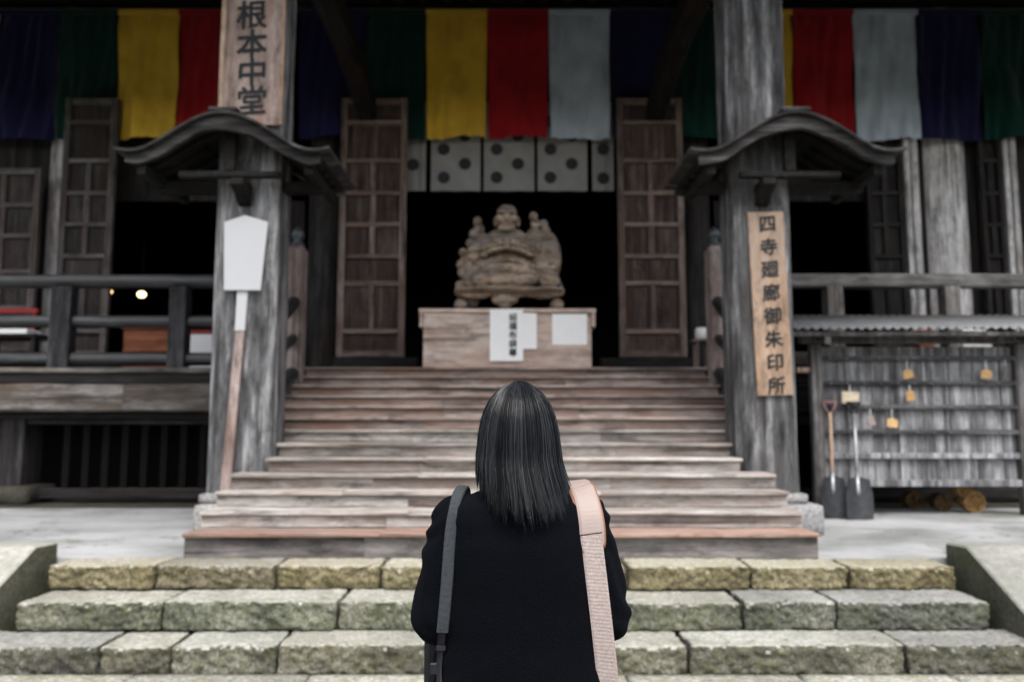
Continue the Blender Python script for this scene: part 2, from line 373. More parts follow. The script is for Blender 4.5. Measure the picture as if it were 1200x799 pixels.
def rockbox(name, mat, x0, x1, y0, y1, z0, z1, parent, seg=.03, rad=.022, amp=(.012, .016, .004), seed=0, top=None):
    """rough-hewn block; amp = displacement in x, y, z"""
    d = (x1-x0, y1-y0, z1-z0); n = [max(2, min(64, int(k/seg))) for k in d]
    idx = {}; vs = []; fs = []
    def vid(i, j, k):
        key = (i, j, k)
        if key not in idx:
            p = Vector((x0 + d[0]*i/n[0], y0 + d[1]*j/n[1], z0 + d[2]*k/n[2]))
            q = Vector((min(max(p.x, x0+rad), x1-rad), min(max(p.y, y0+rad), y1-rad), min(max(p.z, z0+rad), z1-rad)))
            dv = p - q
            if dv.length > 1e-6: p = q + dv.normalized()*min(rad, dv.length)
            s = Vector((p.x*7 + seed*13.7, p.y*7, p.z*7))
            s2 = s*4.5
            e = lambda o: (noise.noise(s*.4 + Vector((o, 3, o)))*.45 if top else 0) + noise.noise(s + Vector((o, o, 0)))*.6 + noise.noise(s2 + Vector((0, o, o)))*.55 + (noise.noise(s2*2.7 + Vector((o, 0, o)))*.45 if top else 0)
            up = 1 if k == n[2] else 0
            p += Vector((e(0)*amp[0], e(17)*amp[1], e(31)*amp[2]))
            idx[key] = len(vs); vs.append(p)
        return idx[key]
    for a, b_, c in ((0, 1, 2), (1, 2, 0), (2, 0, 1)):
        for side in (0, n[c]):
            for i in range(n[a]):
                for j in range(n[b_]):
                    q = []
                    for di, dj in ((0, 0), (1, 0), (1, 1), (0, 1)):
                        t = [0, 0, 0]; t[a] = i+di; t[b_] = j+dj; t[c] = side; q.append(vid(*t))
                    fs.append(q if side else q[::-1])
    me = bpy.data.meshes.new('m'); me.from_pydata([tuple(v) for v in vs], [], fs)
    o = link(name, me, mat, parent, True)
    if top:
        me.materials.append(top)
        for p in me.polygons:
            if p.normal.z > .7 and p.center.z > (z1-z0) - .035: p.material_index = 1  # upward faces take the stone paled as if lit from above
    return o
def capsule(mb, p, q, r0, r1, n=16, m=5, sq=None):
    p = Vector(p); q = Vector(q); d = (q - p)
    d = d.normalized() if d.length > 1e-6 else Vector((0, 0, 1))
    a = d.orthogonal().normalized(); b_ = d.cross(a); rings = []
    for i in range(m+1):
        t = -math.pi/2 + .08 + (math.pi/2 - .08)*i/m
        rings.append((p + d*r0*math.sin(t), r0*math.cos(t)))
    for i in range(m+1):
        t = (math.pi/2 - .08)*i/m
        rings.append((q + d*r1*math.sin(t), r1*math.cos(t)))
    mb.loft([[c + (a*math.cos(2*math.pi*k/n) + b_*math.sin(2*math.pi*k/n))*r for k in range(n)] for c, r in rings])
def ellipsoid(mb, c, r, n=18, m=10):
    rings = []
    for i in range(m+1):
        t = -math.pi/2 + .06 + (math.pi - .12)*i/m
        rings.append([(c[0] + r[0]*math.cos(t)*math.cos(2*math.pi*k/n), c[1] + r[1]*math.cos(t)*math.sin(2*math.pi*k/n), c[2] + r[2]*math.sin(t)) for k in range(n)])
    mb.loft(rings)
def fuse(mb, voxel, it=6, fac=.5):
    """union of closed pieces into one continuous smooth mesh"""
    me = mb.mesh(); o = bpy.data.objects.new('tmp', me); COL.objects.link(o)
    r = o.modifiers.new('r', 'REMESH'); r.mode = 'VOXEL'; r.voxel_size = voxel; r.adaptivity = 0
    if it:
        s = o.modifiers.new('s', 'SMOOTH'); s.iterations = it; s.factor = fac
    dg = bpy.context.evaluated_depsgraph_get(); dg.update()
    out = bpy.data.meshes.new_from_object(o.evaluated_get(dg))
    bpy.data.objects.remove(o); bpy.data.meshes.remove(me)
    return out
def lettering(txt, size, parent, mat, x, y, z, bold=.0, name='lettering', wob=.0):
    """one character, flat print in the XZ plane facing the viewer (-Y)"""
    cu = bpy.data.curves.new('t', 'FONT'); cu.body = txt; cu.size = size; cu.align_x = 'CENTER'; cu.align_y = 'CENTER'
    cu.resolution_u = 3
    o = bpy.data.objects.new('tmp', cu); COL.objects.link(o)
    dg = bpy.context.evaluated_depsgraph_get(); dg.update()
    me = bpy.data.meshes.new_from_object(o.evaluated_get(dg)); bpy.data.objects.remove(o)
    vs = [v.co for v in me.vertices]
    if not vs: return None
    cx = (min(v.x for v in vs)+max(v.x for v in vs))/2; cy = (min(v.y for v in vs)+max(v.y for v in vs))/2
    for v in me.vertices:
        a, b_ = v.co.x - cx, v.co.y - cy
        a += wob*size*noise.noise(Vector((a*9/size*.4, b_*9/size*.4, x*7+z*5))); b_ += wob*size*noise.noise(Vector((a*9/size*.4+9, b_*9/size*.4, x*7+z*5)))
        b_ += a*.07                                # rising brush hand
        v.co = (x + a, y, z + b_)
    if bold:                                       # thicken the strokes
        base = [tuple(v.co) for v in me.vertices]; fc = [tuple(p.vertices) for p in me.polygons]
        mb = MB()
        for k, (dx, dz) in enumerate(((0, 0), (bold, bold*.4), (-bold, -bold*.4), (bold*.4, -bold), (-bold*.4, bold))):
            mb.add([(p[0]+dx, p[1]-k*.0003, p[2]+dz) for p in base], fc)
        me = bpy.data.meshes.new('m'); me.from_pydata(mb.v, [], mb.f)
    return link(name, me, mat, parent)

AX = -.08                        # centre line of stairs and porch
LZ = .556                        # landing level
DZ = 2.22                        # veranda floor level

# ------------------------------------------------------------------ ground, landing
me = MB().add([(-400,-400,.046),(400,-400,.046),(400,400,.046),(-400,400,.046)], [(0,1,2,3)]).mesh()
tag(link('ground', me, M['ground'], None, center=False), 'dark mossy earth around the temple', None, kind='structure')
pav = tag(bpy.data.objects.new('pavement', None), 'grey stone slab pavement before the stone steps', None, kind='structure')
COL.objects.link(pav); WL['pavement'] = Vector((0, 0, 0))
rr = random.Random(3)
y1 = 4.94
first = True
while y1 > 2.4:
    d = .42 if first else rr.uniform(.38, .5); x = -4.2
    joints = [PX(u, 795, 4.85) for u in (-60, 150, 360, 545, 735, 940, 1120, 1290)] if first else None
    if joints:
        for a, b_ in zip(joints, joints[1:]):
            rockbox('slab', M['slab'], a+.005, b_-.005, y1-d+.005, y1-.003, -.02, .060, pav, .06, .012, (.006, .006, .003), rr.random()*40)
    else:
        while x < 4.1:
            wd = rr.uniform(.55, 1.0)
            rockbox('slab', M['slab'], x+.005, x+wd-.005, y1-d+.005, y1-.005, -.02, .060, pav, .09, .012, (.006, .006, .003), rr.random()*40)
            x += wd
    y1 -= d; first = False
o = MB().box(-14, 14, 6.0, 24, -.02, LZ).build('landing', M['landing']); tag(o, 'pale concrete landing in front of the wooden stairs', None, kind='structure')
# dark sheet added under the veranda to deepen its shade
o = MB().box(-13.9, 13.9, 9.45, 23.9, LZ-.02, LZ+.004).build('earth', M['mortar']); tag(o, 'dark earth sheet added as shade under the temple floor', None, kind='structure')
# ------------------------------------------------------------------ stone steps
steps = thing('stone_steps', (AX, 5.3, .046), 'three broad tiers of rough mossy stone blocks before the landing', 'steps')
tiers = [  # front Y, back Y, bottom z, top z, joints px, v for joints, material, hidden bottom
    (5.66, 6.02, .39, .558, [52, 180, 321, 446, 590, 735, 880, 995, 1122], 676, 'stone1'),
    (5.30, 5.70, .208, .395, [18, 190, 396, 545, 705, 871, 980, 1160], 720, 'stone2'),
    (4.95, 5.34, .03, .212, [-58, 112, 198, 322, 503, 655, 806, 1065, 1245], 772, 'stone3')]
for ti, (ya, yb, za, zb, js, vj, mt) in enumerate(tiers):
    for k, (ja, jb) in enumerate(zip(js, js[1:])):
        xa, xb = PX(ja, vj, ya), PX(jb, vj, ya)
        h = rr.uniform(-.009, .006); f = rr.uniform(-.018, .016); xa += rr.uniform(-.003, .008); xb -= rr.uniform(-.003, .008)
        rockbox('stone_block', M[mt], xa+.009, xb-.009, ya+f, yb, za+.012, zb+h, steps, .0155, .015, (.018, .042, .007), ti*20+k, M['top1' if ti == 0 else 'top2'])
    box('joint_filling', M['mortar'], PX(js[0], vj, ya)+.03, PX(js[-1], vj, ya)-.03, ya+.06, yb+.02, za-.01, zb-.03, steps, 0)
for side, lab in ((-1, 'sloping stone cheek wall with shade-darkened mossy inner face, beside the left placard pillar'),
                  (1, 'sloping stone cheek wall with shade-darkened mossy inner face, below the plaque rack')):
    xi = -3.34 if side < 0 else 3.185
    xo = xi + side*1.0
    cw = thing('cheek_wall', ((xi+xo)/2, 5.2, .046), lab, 'wall', 'stone cheek walls of the steps')
    mb = MB()
    prof = [(5.98, -.02), (5.98, .675), (5.70, .69), (5.3, .483), (4.9, .276), (4.36, -.02)]
    NX = 14
    rings = []
    for i in range(NX+1):
        x = min(xi, xo) + abs(xo-xi)*i/NX
        rings.append([(x + .006*noise.noise(Vector((i*.7, y*3, z*3))), y + .010*noise.noise(Vector((x*5, y*4, 3))), z + (.010*noise.noise(Vector((x*5, y*3, 9))) if z > 0 else 0)) for y, z in prof])
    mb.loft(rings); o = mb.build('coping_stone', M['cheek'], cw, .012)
    o.data.materials.append(M['cheek_shade'])
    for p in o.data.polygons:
        if abs(p.normal.x) > .8: p.material_index = 1  # side faces take the shade-darkened stone

# ------------------------------------------------------------------ wooden stairs
N, RISE, RUN, Y0 = 13, .1232, .312, 5.95
def top_z(i): return LZ + .186 + i*RISE
HW = 2.335
PIL = {-1: (-2.79, -2.20), 1: (2.06, 2.62)}; PY0, PY1 = 7.3, 7.8
stairs = thing('wooden_stairs', (AX, 7.8, LZ), 'wide weathered wooden staircase climbing from the landing to the temple doors', 'stairs')
for i in range(N):
    ya = Y0 + i*RUN; yb = ya + RUN; z1 = top_z(i); z0 = LZ if i == 0 else top_z(i-1)
    xl, xr = AX - HW, AX + HW
    if i >= 4: xl, xr = -2.43, 2.28
    if PY0 - .05 < yb and ya < PY1 + .02: xl, xr = -2.19, 2.05
    if i >= 7: xl, xr = -2.52, 2.36
    tm, rm = ('low_tread', 'low_riser') if i == 0 else (('tread_up', 'riser_up') if i >= 7 else ('tread', 'riser'))
    cut = sorted([xl, xr] + [xl + (xr-xl)*(q + rr.uniform(-.07, .07)) for q in (.33, .68)])
    for a, b_ in zip(cut, cut[1:]):
        timber('riser', M[rm], a+.001, b_-.001, ya+.036, ya+.07, z0+.001, z1-.030, stairs, .003, .004)
    cut = sorted([xl, xr] + [xl + (xr-xl)*(q + rr.uniform(-.09, .09)) for q in (.28, .62)])
    for k, (a, b_) in enumerate(zip(cut, cut[1:])):
        e = .012 if i >= 4 else .0
        s = rr.uniform(-.004, .004)
        timber('tread', M[tm], a+.001 + (-e if k == 0 else 0), b_-.001 + (e if k == 2 else 0), ya-.012+s, yb+.02, z1-.028, z1+s*.6, stairs, .006, .006)
for s in (-1, 1):                                              # closed side boards under the treads
    x = AX + s*(HW - .06)
    poly = [(Y0+.09, LZ)] + sum([[(Y0+i*RUN+.09, top_z(i)-.03), (Y0+(i+1)*RUN+.08, top_z(i)-.03)] for i in range(4)], []) + [(Y0+4*RUN+.08, LZ)]
    MB().prism(poly, 'x', x-.02, x+.02).build('stringer', M['low_riser'], stairs)

# ------------------------------------------------------------------ porch pillars
for s in (-1, 1):
    a, b_ = PIL[s]; cx = (a+b_)/2
    pil = thing('porch_pillar', (cx, 7.55, LZ), 'thick grey weathered porch pillar carrying the %s' % ('old brown signboard and white placard' if s < 0 else 'tan signboard by the plaque rack'), 'pillar', 'porch pillars')
    rockbox('plinth', M['plinth'], cx-(.335 if s < 0 else .43), cx+(.335 if s < 0 else .43), 7.16, 7.95, LZ, LZ+.27, pil, .06, .03, (.008, .008, .004), 3+s)
    rockbox('plinth_cap', M['plinth'], cx-.315, cx+.315, 7.225, 7.88, LZ+.268, LZ+.36, pil, .05, .02, (.004, .004, .003), 8+s)
    c = .065; h0, h1 = LZ+.357, 7.2
    sec = [(a+c,PY0),(b_-c,PY0),(b_-c*.45,PY0+c*.45),(b_,PY0+c),(b_,PY1-c),(b_-c,PY1),(a+c,PY1),(a,PY1-c),(a,PY0+c),(a+c*.45,PY0+c*.45)]
    rings = []
    for k in range(41):
        z = h0 + (h1-h0)*k/40
        rings.append([(x + .006*noise.noise(Vector((q*2, z*1.7, s*9))), y + .006*noise.noise(Vector((q*2+30, z*1.7, s*9))), z) for q, (x, y) in enumerate(sec)])
    MB().loft(rings).build('shaft', M['pillar'], pil)

# ------------------------------------------------------------------ curved canopies on the pillars
def canopy(cx, lab, flip):
    CY0, CY1 = 6.95, 8.05; HWc = .88
    zt, zp = PZ(186, CY0), PZ(138, CY0)
    c = thing('pillar_canopy', (cx, 7.5, zt-.35), lab, 'canopy', 'curved canopies on the porch pillars')
    def zc(s_): return zt + (zp-zt)*(.5+.5*math.cos(math.pi*min(1, abs(s_))))**.9 + .03*max(0, abs(s_)-.8)/.2
    NS = 28
    S = [-1.1 + 2.2*i/NS for i in range(NS+1)]
    X = lambda s_: cx + HWc*s_
    def strip(y0, y1, up0, up1, smin=-1.1, smax=1.1, name='roof_shell', mt='canopy', wob=.0, taper=0):
        ss = [smin + (smax-smin)*i/NS for i in range(NS+1)]
        rings = []
        for s_ in ss:
            z = zc(s_); wv = wob*noise.noise(Vector((s_*5, y0, cx))); t = taper*abs(s_)
            rings.append([(X(s_), y0, z+up0+wv+t), (X(s_), y1, z+up0+wv+t), (X(s_), y1, z+up1+wv*.3), (X(s_), y0, z+up1+wv*.3)])
        return MB().loft(rings).build(name, M[mt], c, .004)
    nb = 7                                                   # roof boards run across the slope, front to back in courses
    for k in range(nb):
        ya = CY0-.06 + (CY1-CY0+.12)*k/nb; yb = CY0-.06 + (CY1-CY0+.12)*(k+1)/nb
        strip(ya+.001, yb-.001, .022, .05 + .004*(k % 2), name='roof_board', mt='canopy', wob=.006)
    strip(CY0-.005, CY0+.05, -.105, .0215, -1.0, 1.0, 'bargeboard', 'canopy', .03, .035)
    strip(CY1-.05, CY1+.005, -.075, .0215, -1.0, 1.0, 'bargeboard', 'canopy', .012, .02)
    strip(CY0+.051, CY1-.051, -.012, .0213, -.98, .98, 'underside', 'canopy_shade')
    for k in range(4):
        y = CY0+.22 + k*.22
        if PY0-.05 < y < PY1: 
            strip(y, y+.05, -.06, -.0125, -.95, -.36, 'rafter', 'canopy_shade'); strip(y, y+.05, -.06, -.0125, .36, .95, 'rafter', 'canopy_shade')
        else: strip(y, y+.05, -.06, -.0125, -.95, .95, 'rafter', 'canopy_shade')
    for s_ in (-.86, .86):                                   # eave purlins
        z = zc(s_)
        box('purlin', M['canopy_shade'], X(s_)-.04, X(s_)+.04, CY0+.055, CY1-.055, z-.16, z-.062, c)
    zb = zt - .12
    timber('tie_beam', M['canopy_shade'], cx-.46, cx+.46, CY0+.16, CY0+.24, zb-.0, zb+.06, c)
    box('strut', M['canopy_shade'], cx-.05, cx+.05, CY0+.16, CY0+.24, zb+.061, zp-.05, c)
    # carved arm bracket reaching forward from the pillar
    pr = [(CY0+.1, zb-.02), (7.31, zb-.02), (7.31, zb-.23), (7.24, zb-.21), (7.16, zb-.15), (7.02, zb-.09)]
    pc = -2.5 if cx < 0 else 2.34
    MB().prism(pr, 'x', pc-.06, pc+.06).build('bracket', M['canopy_shade'], c, .008)
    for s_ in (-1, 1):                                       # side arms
        box('arm', M['canopy_shade'], (-2.495 if cx < 0 else 2.34)+s_*.31, cx+s_*.80, 7.42, 7.54, zb-.05, zb+.06, c)
    timber('tie_beam', M['beam'], cx-.66, cx+.66, 7.83, 7.90, PZ(226, 7.85), PZ(221, 7.85)+.02, c)
    box('ridge_cap', M['canopy'], cx-.13, cx+.13, CY0-.05, CY1+.04, zp+.05, zp+.085, c)
    return c
canopy(-2.60, 'curved wooden canopy across the pillar with the old brown signboard', 0)
canopy(2.56, 'curved wooden canopy above the tan signboard and plaque rack', 1)

# ------------------------------------------------------------------ signs on the pillars
sg = thing('signboard', (-2.46, 7.27, PZ(160, 7.27)), 'old brown wooden signboard with four large ink characters above the canopy', 'sign')
xa, xb = PX(257, 80, 7.25), PX(332, 80, 7.25)
zbot, ztop = PZ(146, 7.25), PZ(-60, 7.25)
timber('board', M['sign'], xa+.045, xb-.03, 7.262, 7.295, zbot, ztop, sg, .004, .004)
timber('edge_batten', M['shaft'], xa, xa+.044, 7.25, 7.295, zbot, ztop, sg, .006, .004)
timber('edge_batten', M['sign_new'], xb-.029, xb, 7.25, 7.295, zbot, ztop, sg, .006, .004)
for ch, v in (('根', 17), ('本', 51), ('中', 84), ('堂', 117)):
    lettering(ch, .30, sg, M['ink'], PX(295, v, 7.25)+.0, 7.2575, PZ(v, 7.25), .0075, 'ink_character', .02)

sg = thing('signboard', (2.38, 7.27, PZ(463, 7.26)), 'tan wooden signboard with eight ink characters fixed beside the plaque rack', 'sign')
za, zb_ = PZ(463, 7.25), PZ(248, 7.25)
cxs = PX(906, 356, 7.25); wds = .165
def tilt(o, ang, piv):
    o.matrix_basis = Matrix.Translation(piv) @ Matrix.Rotation(ang, 4, 'Y') @ Matrix.Translation(-piv) @ o.matrix_basis
board = timber('board', M['sign_new'], cxs-wds, cxs+wds, 7.262, 7.296, za, zb_, sg, .004, .003)
chars = '四寺廻廊御朱印所'
for k, ch in enumerate(chars):
    lettering(ch, .168, sg, M['ink'], cxs+.01, 7.2575, zb_ - .115 - k*(zb_-za-.2)/7.0, .0045, 'ink_character', .015)
sg.rotation_euler = (0, R(-1.3), 0)

pl = thing('placard', (-2.5, 7.2, LZ+.5), 'white peaked placard on a stick leaning on the porch pillar', 'placard')
xa, xb = PX(261, 295, 7.2), PX(312, 295, 7.2); xc = (xa+xb)/2 - .02
zt, zs, zb = PZ(252, 7.2), PZ(260, 7.2), PZ(340, 7.2)
sl = .02
MB().prism([(xa, zs), (xc+.01, zt), (xb+.005, zs), (xb-.045, zb), (xa+.02, zb)], 'y', 7.205, 7.225).build('panel', M['placard'], pl, .003)
MB().loft([[(xc-.055, 7.228, PZ(387, 7.2)), (xc+.035, 7.228, PZ(387, 7.2)), (xc+.035, 7.26, PZ(387, 7.2)), (xc-.055, 7.26, PZ(387, 7.2))],
           [(xc-.045, 7.228, PZ(330, 7.2)), (xc+.055, 7.228, PZ(330, 7.2)), (xc+.055, 7.26, PZ(330, 7.2)), (xc-.045, 7.26, PZ(330, 7.2))]]).build('paper_sleeve', M['placard'], pl, .003)
zf = LZ+.36
MB().loft([[(xc-.14, 7.232, zf), (xc-.05, 7.232, zf), (xc-.05, 7.262, zf), (xc-.14, 7.262, zf)],
           [(xc-.050, 7.232, PZ(388, 7.2)), (xc+.030, 7.232, PZ(388, 7.2)), (xc+.030, 7.262, PZ(388, 7.2)), (xc-.050, 7.262, PZ(388, 7.2))]]).build('stick', M['stick'], pl, .003)

# ------------------------------------------------------------------ temple hall
hall = thing('temple_hall', (AX, 11.6, LZ), 'dark timber temple hall with open panelled doors and deep roof', 'temple')
VY = 9.66                                                   # veranda front edge
# veranda floor and its front timbers
for s, (xa, xb) in ((-1, (-11, -2.56)), (1, (2.40, 11))):
    box('deck', M['dark_x'], xa, xb, VY, 11.8, DZ-.05, DZ, hall)
    timber('deck_edge', M['beam'], xa, xb, VY-.06, VY+.0, DZ-.07, DZ-.012, hall, .01, .008)
    timber('deck_edge', M['dark_x'], xa, xb, VY-.02, VY+.12, DZ-.2, DZ-.073, hall, .01, .008)
    xm = PX(147, 465, VY) if s < 0 else 5.2
    for a, b_ in ((xa, xm-.002), (xm+.002, xb)):
        timber('front_beam', M['beam'] if s < 0 else M['dark_x'], a, b_, VY-.07, VY+.15, PZ(482, VY), PZ(450, VY), hall, .025, .012)
    timber('lower_beam', M['dark_x'], xa, xb, VY+.16, VY+.3, PZ(490, VY), PZ(482, VY)-.005, hall)
box('deck', M['dark_x'], -2.55, 2.39, VY+.075, 11.8, DZ-.05, DZ-.002, hall)
# under-floor: ground sill, posts and slats
for s in (-1, 1):
    xs = (-11, -2.6) if s < 0 else (2.6, 11)
    timber('ground_sill', M['dark_x'], xs[0], xs[1], 9.98, 10.12, PZ(584, 10), PZ(572, 10), hall)
    timber('head_rail', M['dark_x'], xs[0], xs[1], 9.98, 10.12, PZ(497, 10), PZ(486, 10), hall)
    k = 0
    x = -5.6 if s < 0 else 3.0
    while x < (-2.6 if s < 0 else 6.8):
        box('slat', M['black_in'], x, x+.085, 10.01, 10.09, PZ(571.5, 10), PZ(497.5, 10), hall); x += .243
    for x in ((-6.3, -9.0) if s < 0 else (7.2, 9.6)):
        rockbox('foundation_stone', M['mortar'], x-.45, x+.45, 9.75, 10.4, LZ, LZ+.22, hall, .08, .04, (.02, .02, .01), x)
        timber('floor_post', M['dark_z'], x-.25, x+.25, 9.93, 10.35, LZ+.21, DZ-.3, hall)
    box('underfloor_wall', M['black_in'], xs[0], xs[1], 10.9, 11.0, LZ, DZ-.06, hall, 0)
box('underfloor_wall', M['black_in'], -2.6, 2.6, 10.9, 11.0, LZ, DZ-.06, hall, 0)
# main columns on the wall line
WY = 11.55
cols = [(PX(355, 300, WY), PX(396, 300, WY), 'dark_z'), (PX(801, 300, WY), PX(838, 300, WY), 'dark_z'),
        (PX(38, 300, WY), PX(74, 300, WY)+.2, 'pale_pillar'), (PX(1092, 300, WY), PX(1153, 300, WY), 'pale_pillar')]
for a, b_, mt in cols:
    n = 18; c = (a+b_)/2; r = (b_-a)/2
    rings = []
    for k in range(31):
        z = DZ + 6.2*k/30
        rings.append([(c + r*math.cos(2*math.pi*i/n)*(1+.015*noise.noise(Vector((i, z*.9, c)))), WY + .06 + r + r*math.sin(2*math.pi*i/n), z) for i in range(n)])
    MB().loft(rings).build('column', M[mt], hall, 0, True)
# walls: board strips between openings
def wall(u0, u1, v0=None, v1=None, mt='dark_z', y=11.78):
    xa, xb = PX(u0, 300, y), PX(u1, 300, y)
    z0 = DZ if v0 is None else PZ(v0, y); z1 = 8.6 if v1 is None else PZ(v1, y)
    nb = max(1, round((xb-xa)/.32))
    for k in range(nb):
        box('wall_board', M[mt], xa+(xb-xa)*k/nb+.002, xa+(xb-xa)*(k+1)/nb-.002, y, y+.05, z0, z1, hall, .004)
wall(398, 470); wall(728, 802)
wall(470, 728, 150, None)
wall(60, 128); wall(128, 356, 236, None); wall(838, 1020, 236, None); wall(-330, 60); wall(1020, 1530)
wall(270, 356); wall(838, 900)
# sill and lintel beams
timber('door_sill', M['dark_x'], PX(396, 424, WY), PX(492, 424, WY), 11.2, 11.5, DZ+.002, PZ(419.5, 11.3), hall)
timber('door_sill', M['dark_x'], PX(702, 424, WY), PX(806, 424, WY), 11.2, 11.5, DZ+.002, PZ(419.5, 11.3), hall)
timber('door_sill', M['dark_x'], -11, PX(354, 424, WY), 11.2, 11.5, DZ+.002, DZ+.16, hall)
timber('door_sill', M['dark_x'], PX(840, 424, WY), 11, 11.2, 11.5, DZ+.002, DZ+.16, hall)
timber('lintel', M['dark_x'], -12, 12, 11.6, 11.77, PZ(12, 11.6)+.05, PZ(12, 11.6)+.45, hall)
# doors
ROWS = [115, 143, 188, 226, 263, 300, 332, 388, 418]; CELLS = [1, 1, 2, 2, 2, 1, 2, 1]
def door(u0, u1, y, rows, cells, ms, mr, rot=0):
    d = None
    zs = [PZ(v, y) for v in rows]; xa, xb = PX(u0, 300, y), PX(u1, 300, y)
    e = thing('door', ((xa+xb)/2, y, zs[-1]), None, None)
    e.parent = hall; e.location = Vector(((xa+xb)/2, y, zs[-1])) - WL[hall.name]
    sw = .095 if xb-xa > .7 else .06; rw = .045
    for a, b_ in ((xa, xa+sw), (xb-sw, xb)):
        timber('stile', M[ms], a, b_, y, y+.09, zs[-1], zs[0], e, .008, .003)
    for k, z in enumerate(zs):
        zz0, zz1 = (z-rw*2, z) if k == 0 else ((z, z+rw*2) if k == len(zs)-1 else (z-rw*.7, z+rw*.7))
        timber('rail', M[mr], xa+sw+.001, xb-sw-.001, y+.006, y+.086, zz0, zz1, e, .006, .003)
    for k, c in enumerate(cells):
        za, zb2 = zs[k+1]+rw*(2 if k == len(cells)-1 else .7)+.001, zs[k]-rw*(2 if k == 0 else .7)-.001
        xs = [xa+sw, xb-sw] if c == 1 else [xa+sw, (xa+xb)/2, xb-sw]
        if c == 2:
            timber('muntin', M[ms], (xa+xb)/2-.04, (xa+xb)/2+.04, y+.010, y+.08, za, zb2, e, .006, .003)
        for p, q in zip(xs, xs[1:]):
            box('panel', M[{'door': 'door_panel_shade', 'door_grey': 'door_grey_panel_shade'}.get(ms, ms)], p+(.042 if p != xa+sw else .002), q-(.042 if q != xb-sw else .002), y+.058, y+.066, za, zb2, e, 0)
    return e
door(396, 475, 11.28, ROWS, CELLS, 'door', 'door_rail')
door(725, 803, 11.28, ROWS, CELLS, 'door', 'door_rail')
door(66, 129, 11.28, ROWS, CELLS, 'door_grey', 'door_grey_rail')
door(-45, 42, 11.28, [197, 240, 276, 318, 360, 412], [2, 2, 2, 2, 1], 'door_grey', 'door_grey_rail')
door(1020, 1062, 11.58, ROWS[1:], CELLS[1:], 'dark_z', 'dark_x')
door(1155, 1180, 11.58, ROWS[1:], CELLS[1:], 'dark_z', 'dark_x')
for ua, ub in ((1065, 1071), (1073, 1081), (1183, 1189), (1191, 1198)):
    timber('door_jamb', M['pale_pillar'], PX(ua, 300, 11.58), PX(ub, 300, 11.58), 11.56, 11.66, DZ+.17, PZ(150, 11.58), hall, .008, .004)
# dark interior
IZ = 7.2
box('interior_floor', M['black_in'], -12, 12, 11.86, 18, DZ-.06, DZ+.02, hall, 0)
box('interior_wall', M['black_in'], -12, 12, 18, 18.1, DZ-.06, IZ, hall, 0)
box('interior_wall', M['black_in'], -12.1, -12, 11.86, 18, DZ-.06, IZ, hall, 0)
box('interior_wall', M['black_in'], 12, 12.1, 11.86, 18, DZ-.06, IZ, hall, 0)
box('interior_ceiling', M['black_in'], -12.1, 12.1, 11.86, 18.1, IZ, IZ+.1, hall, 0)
# roof: main eave and porch eave with rafters
roof = thing('roof', (AX, 9, 6.6), None, None); roof.parent = hall; roof.location = Vector((AX, 9, 6.6)) - WL[hall.name]
def slab(name, xa, xb, y0, z0, y1, z1, t, mt):
    return MB().prism([(y0, z0), (y1, z1), (y1, z1+t), (y0, z0+t)], 'x', xa, xb).build(name, M[mt], roof)
slab('main_roof', -13, 13, 8.35, 6.55, 19, 11.6, .25, 'dark_x')
slab('porch_roof', -4.6, 4.5, 5.6, 6.75, 8.6, 7.75, .2, 'dark_x')
x = -12.9
while x < 12.9:
    MB().prism([(8.4, 6.42), (11.75, 8.01), (11.75, 8.13), (8.4, 6.545)], 'x', x, x+.11).build('rafter', M['dark_y'], roof); x += .36
x = -4.2
while x < 4.1:
    MB().prism([(5.65, 6.63), (8.3, 7.51), (8.3, 7.63), (5.65, 6.745)], 'x', x, x+.1).build('rafter', M['dark_y'], roof); x += .34
timber('porch_beam', M['dark_x'], -2.19, 2.05, 7.38, 7.72, 6.5, 6.9, hall)
for x in (-2.13, 2.12):                                     # curved tie beams from porch to hall
    pts = []
    for k in range(17):
        t = k/16; y = 7.8 + 3.75*t
        z = 6.33 - .28*t + .22*math.sin(math.pi*t)
        pts.append((y, z))
    rings = [[(x-.13, y, z-.17), (x+.13, y, z-.17), (x+.13, y, z+.17), (x-.13, y, z+.17)] for y, z in pts]
    MB().loft(rings).build('rainbow_beam', M['dark_y'], hall, .03)

